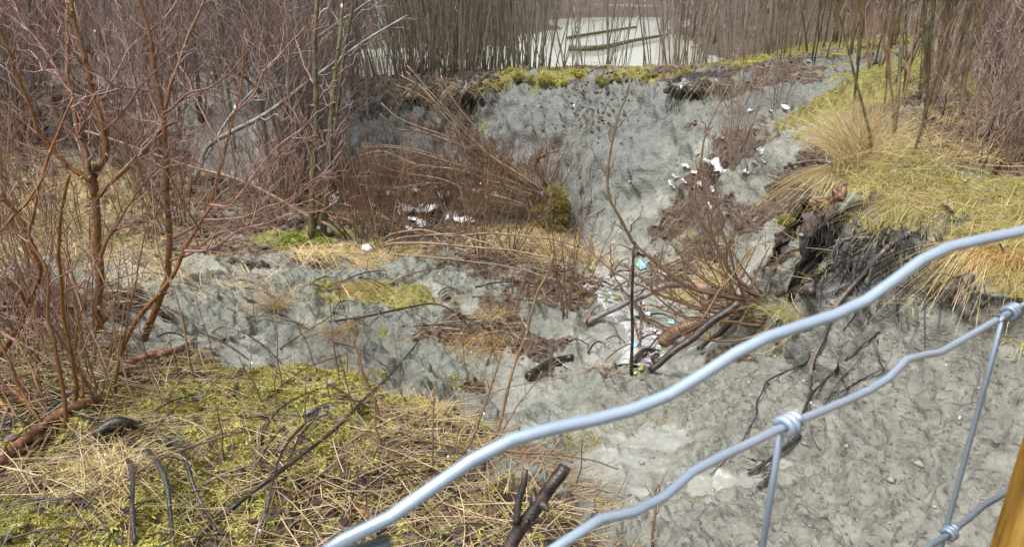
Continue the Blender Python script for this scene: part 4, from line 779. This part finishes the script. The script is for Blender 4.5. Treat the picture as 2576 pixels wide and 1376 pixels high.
ribbon('stream', zg(230, 230, 110, 420, 250, 620, 420, 780, 540, 900, 500, 1080, 380, 1250), zg(560, 150, 560, 400, 640, 650, 740, 800, 900, 980, 860, 1150, 720, 1270), m)
ribbon('stream', zg(1130, 1110, 1250, 1060, 1400, 1010, 1500, 960), zg(1150, 1060, 1250, 1010, 1400, 960, 1520, 930), m, 20, 6)
m2, t, b = new_mat('wet_silt'); n = noise_n(t, 6, 5); t.links.new(ramp_n(t, n.outputs[0], [(.35, (.22, .215, .18)), (.55, (.33, .33, .29)), (.7, (.42, .43, .40))]).outputs[0], b.inputs['Base Color']); b.inputs['Roughness'].default_value = .2
n2 = noise_n(t, 30, 4); bp = t.nodes.new('ShaderNodeBump'); bp.inputs['Strength'].default_value = .25; bp.inputs['Distance'].default_value = .02; t.links.new(n2.outputs[0], bp.inputs['Height']); t.links.new(bp.outputs[0], b.inputs['Normal'])
0 and ribbon('silt_flat', ze(900, 900, 1050, 1010, 1120, 1090, 1250, 1140), ze(1100, 840, 1250, 920, 1400, 990, 1460, 1060), m2, 30, 12)
0 and ribbon('silt_flat', ze(1400, 1060, 1550, 1070, 1700, 1080, 1850, 1100), ze(1480, 1010, 1600, 1000, 1720, 1010, 1860, 1040), m2, 24, 8)
def scrap(p, s, r, mat, name='plastic_scrap', label='', cat='litter', group=None, flat=.35):
    n = 8; u, v = np.meshgrid(np.linspace(-1, 1, n), np.linspace(-1, 1, n), indexing='ij'); rr_ = np.maximum(np.abs(u), np.abs(v)); th = np.arctan2(v, u)
    rad_ = rr_ * (.75 + .35 * np.array([vnoise(np.stack([np.cos(th).ravel() * 1.6 + r.uniform(0, 90), np.sin(th).ravel() * 1.6, th.ravel() * 0], -1), 5)]).reshape(n, n))
    X = np.cos(th) * rad_ * s; Y = np.sin(th) * rad_ * s * r.uniform(.4, .9)
    q = np.stack([X.ravel() / s * 2.2 + r.uniform(0, 90), Y.ravel() / s * 2.2, X.ravel() * 0], -1)
    Z = (np.abs(vnoise(q, 2)) * 1.1 + .4 * vnoise(q * 2.6, 3)) * s * flat + .03 * s
    a = r.uniform(0, 6.28); tl = r.uniform(.1, .8)
    P = np.stack([X.ravel(), Y.ravel() * math.cos(tl) - Z * math.sin(tl), Y.ravel() * math.sin(tl) + Z * math.cos(tl)], -1); ca, sa = math.cos(a * .3), math.sin(a * .3)
    P = np.stack([P[:, 0] * ca - P[:, 1] * sa, P[:, 0] * sa + P[:, 1] * ca, P[:, 2] + s * .35], -1) + p
    i = np.arange(n * n).reshape(n, n)
    o = MB().raw(P, np.stack([i[:-1, :-1], i[1:, :-1], i[1:, 1:], i[:-1, 1:]], -1).reshape(-1, 4)).build(name, MT[mat], smooth=False)
    sm = o.modifiers.new('thickness', 'SOLIDIFY'); sm.thickness = .0012
    return tag(o, label, cat, group)
rs = np.random.default_rng(21)
for px, py in zh(270, 400, 300, 350, 370, 320, 870, 330, 925, 322, 955, 412, 1180, 430, 1150, 500, 1210, 490, 1100, 590, 1600, 370, 1550, 580, 1640, 490, 1810, 270, 1730, 300, 1810, 340, 1050, 690, 1090, 290, 1400, 370, 1420, 320, 730, 240, 1190, 630, 1270, 480, 980, 530, 1340, 430, 1700, 590, 1500, 560, 1880, 340, 690, 420):
    scrap(hit(px, py), rs.uniform(.06, .14), rs, 'plastic', label='crumpled white plastic scrap lying under the red-brown shrubs at the cliff foot', group='white scraps under the shrubs')
scrap(hit(*zh(1010, 490)[0]), .17, rs, 'plastic', label='largest crumpled white plastic sheet under the red-brown shrubs'); scrap(hit(*zh(1610, 605)[0]), .15, rs, 'plastic', label='broad white plastic sheet at the right end of the scraps under the shrubs')
scrap(hit(*zh(630, 880)[0]), .10, rs, 'plastic', label='torn white plastic strip on dry grass at the foot of the red shrub'); scrap(hit(*zh(565, 1018)[0]), .05, rs, 'plastic', label='small pale blue-white scrap on the mud below the torn strip')
for px, py in zc(70, 780, 60, 880, 90, 940, 150, 960, 390, 780, 400, 820, 400, 590, 440, 570, 340, 570, 140, 1060, 190, 710, 520, 555, 310, 880, 360, 840, 20, 850) + zb(1690, 840, 1680, 900, 1660, 945, 1450, 920, 1720, 930):
    scrap(hit(px, py), rs.uniform(.05, .11), rs, 'plastic', label='white plastic scrap on the clay slope right of the cliff', group='white scraps on the right slope')
scrap(hit(*zc(130, 895)[0]) + np.array([0, -.12, .06]), .26, rs, 'plastic', label='big crumpled bright white plastic sheet on the slope right of the cliff', flat=.5)
A = zg(230, 280, 150, 420, 300, 600, 450, 760, 600, 950, 560, 1150, 450, 1230); B = zg(560, 200, 560, 400, 700, 600, 800, 800, 950, 980, 900, 1130, 720, 1260)
for k in range(70):
    i = rs.integers(0, 6); f = rs.uniform(); w = rs.uniform(); p0 = np.array(A[i]) * (1 - f) + np.array(A[i + 1]) * f; p1 = np.array(B[i]) * (1 - f) + np.array(B[i + 1]) * f; q = p0 * (1 - w) + p1 * w
    scrap(hit(*q), rs.uniform(.015, .05), rs, 'plastic', label='white rubbish scrap drifting in the milky stream', group='white scraps in the stream')
for k in range(26):
    i = rs.integers(2, 6); f = rs.uniform(); w = rs.uniform(.2, 1); p0 = np.array(A[i]) * (1 - f) + np.array(A[i + 1]) * f; p1 = np.array(B[i]) * (1 - f) + np.array(B[i + 1]) * f; q = p0 * (1 - w) + p1 * w
    scrap(hit(*q), rs.uniform(.02, .05), rs, 'leaf' if k % 2 else 'cutwood', name='bark_scrap', label='dark bark scrap drifting in the milky stream', group='bark scraps in the stream')
def packet(p, s, label):
    o = scrap(p, s, rs, 'bluepl', 'packet', label, 'packet', flat=.12); o.data.materials.append(MT['greenpl']); o.data.materials.append(MT['plastic'])
    for f in o.data.polygons: x = (f.center - Vector(p)).x / s; f.material_index = 1 if x < -.25 else (2 if f.index % 7 == 3 else 0)
packet(hit(*zg(700, 255)[0]), .10, 'bright blue and green packet lying beside the stake top'); scrap(hit(*zg(660, 140)[0]), .15, rs, 'plastic', label='white plastic sheet hanging just above the blue and green packet')
scrap(hit(*zg(625, 1030)[0]), .06, rs, 'bluepl', label='small light blue scrap right of the stake in the stream'); scrap(hit(*zg(520, 1110)[0]), .04, rs, 'bluepl', label='small light blue scrap left of the stake in the stream')
scrap(hit(*zg(680, 1270)[0]), .04, rs, 'yellowpl', label='yellow plastic strip right of the stake foot'); scrap(hit(*zg(625, 1305)[0]), .03, rs, 'yellowpl', label='yellow plastic bit touching the stake foot')
scrap(hit(*zg(910, 390)[0]), .13, rs, 'plastic', label='pale sheet spread over the arched bough'); scrap(hit(*zg(870, 640)[0]), .07, rs, 'plastic', label='white scrap under the arched bough'); scrap(hit(*zg(990, 810)[0]), .05, rs, 'bluepl', label='pale blue scrap above the ribbed pipe')

# ------------------------------------------------------------------ grass tussocks and moss clumps
def tussock(px, py, n, H, w, mat, label, lean=(.15, 1.5), seed=0, base=.06, down=.6, dz=0, y=None, group=None, dirm=None):
    r = np.random.default_rng(seed); c = hit(px, py) if y is None else unproj(px, py, y); P = c + np.stack([r.normal(0, base, n), r.normal(0, base, n), np.full(n, dz)], -1)
    mb = MB(); dirs = None if dirm is None else r.normal(dirm, .9, n)
    blades(mb, P, H * r.uniform(.5, 1.15, n), r.uniform(lean[0], lean[1], n), w * r.uniform(.6, 1.3, n), r, down, 7, dirs)
    return tag(mb.build('grass_tussock', MT[mat], smooth=False), label, 'grass', group)
tussock(2170, 428, 1300, .60, .0024, 'tuft', 'large straw-yellow grass tussock on the right bank shoulder', (.02, .9), 1, .075, .42)
tussock(2120, 440, 220, .30, .0022, 'tuft', 'long dry grass drooping over the bank shoulder left of the large tussock', (.8, 1.7), 2, .05, 1.0, dirm=3.7)
tussock(2150, 360, 300, .45, .0014, 'tuft', 'thin pale upright grass stand just behind the large tussock', (.05, .7), 3, .22, .2)
tussock(2340, 415, 160, .28, .002, 'greengrass', 'greenish grass sprawling right of the large tussock', (.4, 1.5), 4, .09, .8)
tussock(2310, 525, 300, .22, .0019, 'greengrass', 'yellow-green grass tuft drooping over the dark undercut', (.4, 1.6), 5, .10, 1.0, dirm=-2.2)
tussock(2350, 520, 260, .24, .0017, 'tuft', 'pale grass tuft with green heart behind the drooping one', (.4, 1.5), 6, .08, .8)
tussock(2540, 640, 480, .19, .0016, 'rust', 'rust-brown grass hanging over the bank edge at the right frame edge', (.6, 1.6), 7, .08, 1.2, dirm=-2.0)
tussock(2480, 640, 260, .26, .002, 'tuft', 'straw grass fringe left of the rust-brown hanging grass', (.7, 1.6), 8, .05, 1.2, dirm=-2.6)
tussock(697, 775, 260, .28, .0018, 'tuft', 'small orange-straw tussock alone on the grey clay', (.2, 1.2), 9, .035, .5)
tussock(1095, 1045, 160, .17, .0012, 'tuft', 'pale grass tuft at the tip of the mossy bank', (.3, 1.3), 10, .05, .7); tussock(250, 1205, 420, .17, .0013, 'tuft', 'pale grass clump in the moss beside the knobbly root', (.3, 1.4), 11, .09, .7)
tussock(930, 662, 240, .26, .0022, 'tuft', 'dry tuft at the foot of the red shrub below the torn strip', (.3, 1.5), 12, .10, .8); tussock(790, 640, 220, .26, .0022, 'tuft', 'dry tuft in front of the mossy trunk pair', (.3, 1.5), 13, .12, .8)
tussock(1200, 880, 240, .22, .0014, 'rust', 'brown tangled grass clump on the mud left of the pale reed', (.3, 1.5), 14, .13, .8); tussock(1230, 800, 160, .24, .0014, 'tuft', 'straw tuft above the brown tangled clump', (.4, 1.4), 15, .06, .8); tussock(840, 835, 160, .18, .0016, 'rust', 'dark brown collapsed tuft in the middle of the clay', (.6, 1.6), 16, .08, .9)
tussock(1985, 790, 260, .22, .0014, 'greengrass', 'greenish grass under the foot of the leaning shrub', (.5, 1.6), 17, .07, 1.0); tussock(1500, 1110, 220, .17, .0013, 'greengrass', 'dark green grass lump hanging under the thick wire', (.5, 1.6), 18, .07, 1.1); tussock(1820, 690, 260, .25, .002, 'tuft', 'yellow grass patch behind the leaning shrub stems', (.4, 1.5), 19, .12, .8)
rq = np.random.default_rng(90)
for k, (px, py) in enumerate([(rq.uniform(2260, 2590), rq.uniform(230, 420)) for _ in range(12)]): tussock(px, py, 90, .24, .0016, 'tuft', 'thin pale dry grass tuft among the stems of the right bank', (.3, 1.4), 100 + k, .12, .7, group='pale tufts among the right bank stems')
tussock(1670, 1060, 120, .10, .001, 'greengrass', 'tiny green grass lump on the clay above the thick wire', (.4, 1.5), 20, .04, .8); tussock(1380, 620, 260, .24, .002, 'rust', 'rusty grass below the mossy root plate', (.3, 1.5), 22, .2, .7); tussock(890, 735, 260, .14, .0014, 'rust', 'olive-brown sod with dead grass on the upper clay', (.4, 1.6), 23, .16, .8)
rs = np.random.default_rng(33)
for px, py, s, lb in ((1885, 165, .26, 'largest yellow moss clump drooping over the cliff edge at right'), (1735, 185, .16, 'yellow moss hump beside the largest clump'), (1385, 205, .2, 'yellow moss apron hanging at the middle of the cliff edge'), (1335, 195, .15, 'moss pad left of the hanging apron'), (1245, 208, .14, 'moss pad at the left of the cliff edge'), (1530, 200, .13, 'small moss tuft hanging right of the apron'), (1640, 192, .12, 'flat moss pad on the cliff rim'),
                     (1288, 178, .10, 'round moss cushion at the foot of the pond poles'), (800, 590, .17, 'bright green moss at the foot of the trunk pair'), (765, 615, .2, 'bright green moss spreading left of the trunk pair'), (730, 628, .16, 'dim green moss furthest left of the trunk pair'), (1995, 552, .09, 'small yellow moss lump hanging under the tussock'), (1840, 178, .12, 'moss tuft left of the largest clump'), (1460, 190, .15, 'low moss pad right of the apron')):
    c = hit(px, py) + np.array([0, 0, -.03]); mb = MB(); br = 'green' in lb
    for k in range(4): moss_lump(mb, c + np.array([rs.normal(0, s * .6), rs.normal(0, s * .3), rs.normal(0, s * .25)]), s * .6, s * .42, s * .3, rs, 150, .028)
    tag(mb.build('moss_clump', MT['mossbright' if br else 'moss'], smooth=False), lb, 'moss')

rs = np.random.default_rng(77)
for px, py, y, sx, lb in ((1765, 222, None, 1.0, 'dark overhanging sod with hanging roots at the right end of the cliff lip'), (1060, 235, None, .8, 'dark ragged sod hanging at the left of the cliff lip'), (1180, 228, None, .6, 'small dark sod hanging right of the ragged one')):
    c = hit(px, py) + np.array([0, -.05, 0]); mb = MB(); V, F, d = blob(c, .42 * sx, .2, .17, rs, .5, 5); mb.raw(V, F)
    for k in range(int(240 * sx)):
        p = c + np.array([rs.normal(0, .24 * sx), rs.uniform(-.2, .02), rs.uniform(-.12, .06)]); l = rs.uniform(.15, .5); kk = np.linspace(0, 1, 6)[:, None]
        mb.tube(p + np.array([0, -.06, 0]) * np.sin(kk * 2.2) + np.array([0, 0, -1.0]) * l * kk + np.cumsum(rs.normal(0, l * .05, (6, 3)), 0), .0055 * rs.uniform(.4, 1.4) * (1 - .7 * kk[:, 0]), 3)
    o = tag(mb.build('overhanging_sod', MT['root']), lb, 'turf')
    mb = MB(); n = 160; P = c + np.stack([rs.normal(0, .24 * sx, n), rs.uniform(-.2, .05, n), rs.uniform(.02, .16, n)], -1); blades(mb, P, rs.uniform(.12, .3, n), rs.uniform(.8, 1.7, n), rs.uniform(.0015, .003, n), rs, 1.4, 6, rs.normal(-1.6, .7, n)); m_ = mb.build('dry_grass_fringe', MT['tuft'], smooth=False); m_.parent = o

# ------------------------------------------------------------------ shrubs and saplings of the thicket
def proto_tree(name, label, cat, group, seed, nst, H, r0, spread, nb, Lb, sub, mT, mC, rmin=.0022, bare=.3, curve=.0, part='trunk', offr=.04):
    r = np.random.default_rng(seed); root = thing(name, (0, 0, 0), label, cat, group); mc = MB()
    for i in range(nst):
        a = r.uniform(0, 6.28); tilt = spread * r.uniform(.1, 1.3); h = H * r.uniform(.7, 1.1); k = np.linspace(0, 1, 14)[:, None]
        d = np.array([math.cos(a), math.sin(a), 0]); off = d * offr * (nst > 1) * r.uniform(.5, 1.5)
        P = off + d * tilt * h * (k + curve * k * k) + np.array([0, 0, h]) * k + np.cumsum(r.normal(0, .010 * h, (14, 3)) * np.array([1, 1, .2]), 0) * k; P[0, 2] = -.08
        R = r0 * r.uniform(.6, 1.2) * (1 - .72 * k[:, 0]); mb = MB(); mb.tube(P, R, 6); mb.build(part, MT[mT], root)
        sprout(mc, P, R, r, nb, Lb, bare, .99, (25, 60), .3, sub, .5, rmin, 6, .06, .9, 3)
    mc.build('crown', MT[mC], root); return root
def plant(protos, spots, r, sc=(.75, 1.25), sink=.02):
    for i, (x, y) in enumerate(spots):
        p = protos[i % len(protos)]; z = gz_at(x, y) - sink
        if i < len(protos): p.location = Vector((x, y, z)); p.rotation_euler[2] = r.uniform(0, 6.28)
        else: dup(p, (x, y, z), r.uniform(0, 6.28), r.uniform(*sc))
rs = np.random.default_rng(44)
def spots(n, y0, y1, p0, p1, ok=lambda x, y: True):
    o = []
    while len(o) < n:
        y = math.sqrt(rs.uniform(y0 * y0, y1 * y1)); x = y * math.tan(math.atan((rs.uniform(p0, p1) - 1288) / FPX / 1.05))
        if ok(x, y): o.append((x, y))
    return o
g = 'grey saplings of the left thicket'; lb = 'thin grey-brown bare sapling in the tangled thicket behind the left clearing'
pr = [proto_tree('bare_sapling', lb, 'tree', g, 100 + i, 1 + i % 3, 4.2, .024, .2, 30, 1.1, 7, 'greystem', 'purpletwig') for i in range(7)]
plant(pr, spots(105, 9.2, 19, -350, 930), rs)
g = 'purple-twigged shrubs of the left thicket'; lb = 'dense purple-brown twiggy shrub in the tangled thicket at the upper left'
pr = [proto_tree('twiggy_shrub', lb, 'shrub', g, 200 + i, 6, 2.6, .011, .4, 18, .75, 8, 'redstem', 'purpletwig', .002, .15, part='stem') for i in range(5)]
plant(pr, spots(64, 9.6, 17, -300, 900), rs)
g = 'straight poles along the cliff top'; lb = 'clump of straight grey-olive willow poles on the cliff top before the pond'
pr = [proto_tree('willow_clump', lb, 'shrub', g, 300 + i, 8, 4.0, .0115, .28, 6, .6, 1, 'greystem', 'greystem', .002, .3, part='stem', offr=.28) for i in range(6)]
plant(pr, [(x, y) for x, y in spots(48, 12.7, 14.8, 960, 2060) + spots(26, 12.9, 15.2, 930, 1330) if not (.1 < x * 13 / y < 2.2 and rs.uniform() < .22)], rs, (.7, 1.2))
g = 'olive saplings of the right bank'; lb = 'olive-barked bare sapling in the thicket on the mossy right bank'
pr = [proto_tree('bare_sapling', lb, 'tree', g, 400 + i, 2 + i % 3, 3.3, .0135, .26, 18, .7, 4, ('olive', 'olive', 'redstem')[i % 3], 'purpletwig', .002, offr=.12) for i in range(6)]
plant(pr, spots(34, 7.6, 15, 2130, 2800) + spots(10, 10.5, 15, 1960, 2150) + spots(10, 5.8, 8, 2350, 2750), rs, (.7, 1.2))
g = 'brown brush on the right bank'; lb = 'low brown twiggy brush on the right bank behind the tussock'
pr = [proto_tree('twiggy_shrub', lb, 'shrub', g, 450 + i, 6, 1.0, .007, .5, 9, .4, 4, 'redstem', 'purpletwig', .0016, .1, part='stem') for i in range(4)]
plant(pr, spots(10, 5.4, 9, 2330, 2800) + spots(10, 6.8, 9.6, 1740, 2000), rs, (.5, 1.0))
hp = [tuple(hit(rs.uniform(2270, 2620), rs.uniform(190, 430))[:2]) for k in range(9)]
plant([dup(pr[k], (0, 0, 0), 0) for k in range(4)], hp, rs, (.45, .9))
g = 'olive saplings of the right bank'; lb = 'olive-barked bare sapling in the thicket on the mossy right bank'
pr = [proto_tree('bare_sapling', lb, 'tree', g, 480 + i, 3, 2.8, .013, .3, 12, .6, 4, ('redstem', 'olive')[i % 2], 'purpletwig', .0016, offr=.1) for i in range(4)]
plant(pr, [tuple(hit(rs.uniform(2250, 2620), rs.uniform(170, 390))[:2]) for k in range(11)], rs, (.7, 1.2))
g = 'red-brown shrubs at the cliff foot'; lb = 'upright red-brown many-stemmed shrub in the hollow at the cliff foot'
pr = [proto_tree('red_shrub', lb, 'shrub', g, 500 + i, 7, 1.4, .008, .6, 11, .4, 4, 'redstem', 'redstem', .0013, .15, part='stem') for i in range(6)]
fixed = [hit(*p)[:2] for p in ((905, 615), (965, 640), (1010, 610), (930, 560), (1190, 570), (1240, 565), (1285, 640), (1345, 560), (1210, 650), (1130, 560), (1080, 600), (870, 560), (850, 500), (950, 500), (1120, 520), (700, 560), (640, 560), (730, 500), (800, 520), (1000, 540), (1430, 790), (1280, 810), (1180, 540), (1060, 560))]
plant(pr, [tuple(p) for p in fixed] + [tuple(hit(rs.uniform(840, 1370), rs.uniform(470, 610))[:2]) for k in range(14)], rs, (.5, 1.0))
g = 'thin red shrubs in the left dry grass'; lb = 'thin sparse red-brown shrub standing in the pale dry grass at the left edge'
pr = [proto_tree('red_shrub', lb, 'shrub', g, 550 + i, 5, 1.3, .007, .3, 8, .35, 3, 'redstem', 'pinktwig', .0013, .25, part='stem') for i in range(4)]
plant(pr, [tuple(hit(rs.uniform(-40, 470), rs.uniform(430, 620))[:2]) for k in range(24)], rs, (.6, 1.2))
g = 'thin shrubs crowding the left foreground'; lb = 'thin red-brown bare shrub crowding the feet of the left alder saplings'
pr = [proto_tree('red_shrub', lb, 'shrub', g, 570 + i, 4, 1.0, .0055, .35, 6, .3, 3, 'redstem', 'pinktwig', .0009, .25, part='stem') for i in range(4)]
plant(pr, [tuple(hit(rs.uniform(-60, 330), rs.uniform(780, 1010))[:2]) for k in range(18)], rs, (.5, 1.15))
g = 'trees beyond the pond'; lb = 'slender bare tree standing beyond the milky pond'
pr = [proto_tree('bare_tree', lb, 'tree', g, 600 + i, 1, 7, .055, .08, 34, 1.6, 6, 'greystem', 'purpletwig', .005, .12) for i in range(5)]
plant(pr, spots(34, 22, 32, -200, 1290) + spots(30, 20, 32, 1720, 2700) + spots(5, 58, 75, 1350, 1600), rs, (.7, 1.3))
def onw(px, py): d = ray(px, py); return d * (-1.9 / d[2])
one('log', 'upper mossy fallen trunk lying across the bright pond water', 'fallen tree', 'olive', (catmull([onw(1430, 96), onw(1500, 84), onw(1560, 74), onw(1600, 68)], 12), np.linspace(.06, .03, 12)))
one('log', 'lower thick fallen trunk curving across the bright pond water', 'fallen tree', 'olive', (catmull([onw(1430, 127), onw(1490, 127), onw(1540, 120), onw(1600, 106), onw(1680, 92)], 14) + np.array([0, 0, .05]), np.linspace(.075, .04, 14)))
# far wood: reads as one mass
r = np.random.default_rng(55); mb = MB(); n = 5200
Y = np.sqrt(r.uniform(24 ** 2, 58 ** 2, n)); px = r.uniform(-500, 3000, n); keep = (px < 1300) | (px > 1660); Y, px = Y[keep], px[keep]; X = Y * (px - 1288) / FPX / 1.05; n = len(X); Zb = base_z(X, Y)
k = np.linspace(0, 1, 5)[None]; h = r.uniform(2, 8, n)
P = np.stack([X[:, None] + r.normal(0, .12, (n, 1)) * h[:, None] * k + r.normal(0, .08, (n, 5)), Y[:, None] + r.normal(0, .1, (n, 1)) * h[:, None] * k, Zb[:, None] - .1 + h[:, None] * k], -1); mb.batch(P, r.uniform(.012, .035, n)[:, None] * (1 - .7 * k), 3)
n2 = 26000; j = r.integers(0, n, n2); t0 = r.uniform(.08, 1, n2); p0 = np.stack([X[j], Y[j], Zb[j] + h[j] * t0], -1) + r.normal(0, .15, (n2, 3)); d = norm(np.stack([r.normal(0, 1, n2), r.normal(0, .6, n2), r.uniform(.2, 1.4, n2)], -1)); l = r.uniform(.4, 1.6, n2)
k3 = np.linspace(0, 1, 4)[None, :, None]; P = p0[:, None] + d[:, None] * l[:, None, None] * k3 + r.normal(0, .05, (n2, 4, 3)); mb.batch(P, r.uniform(.006, .012, n2)[:, None] * (1 - .6 * np.linspace(0, 1, 4))[None], 3)
kind(mb.build('distant_woods', MT['purpletwig']), 'stuff')
# wet snow falling
mb = MB(); r = np.random.default_rng(66); n = 26; pp = np.stack([r.uniform(0, 2576, n), r.uniform(0, 1376, n)], -1)
for a in pp:
    c = ray(*a) * r.uniform(1.2, 5); s = r.uniform(.0015, .0032); V, F, d = blob(c, s, s, s * 1.9, r, .3, 3, 7, 5); mb.raw(V, F)
MT['snow'] = M('wet_snow', [(.75, .78, .8), (.85, .87, .88)], 50, .4, 0)
kind(mb.build('falling_snow', MT['snow']), 'stuff')
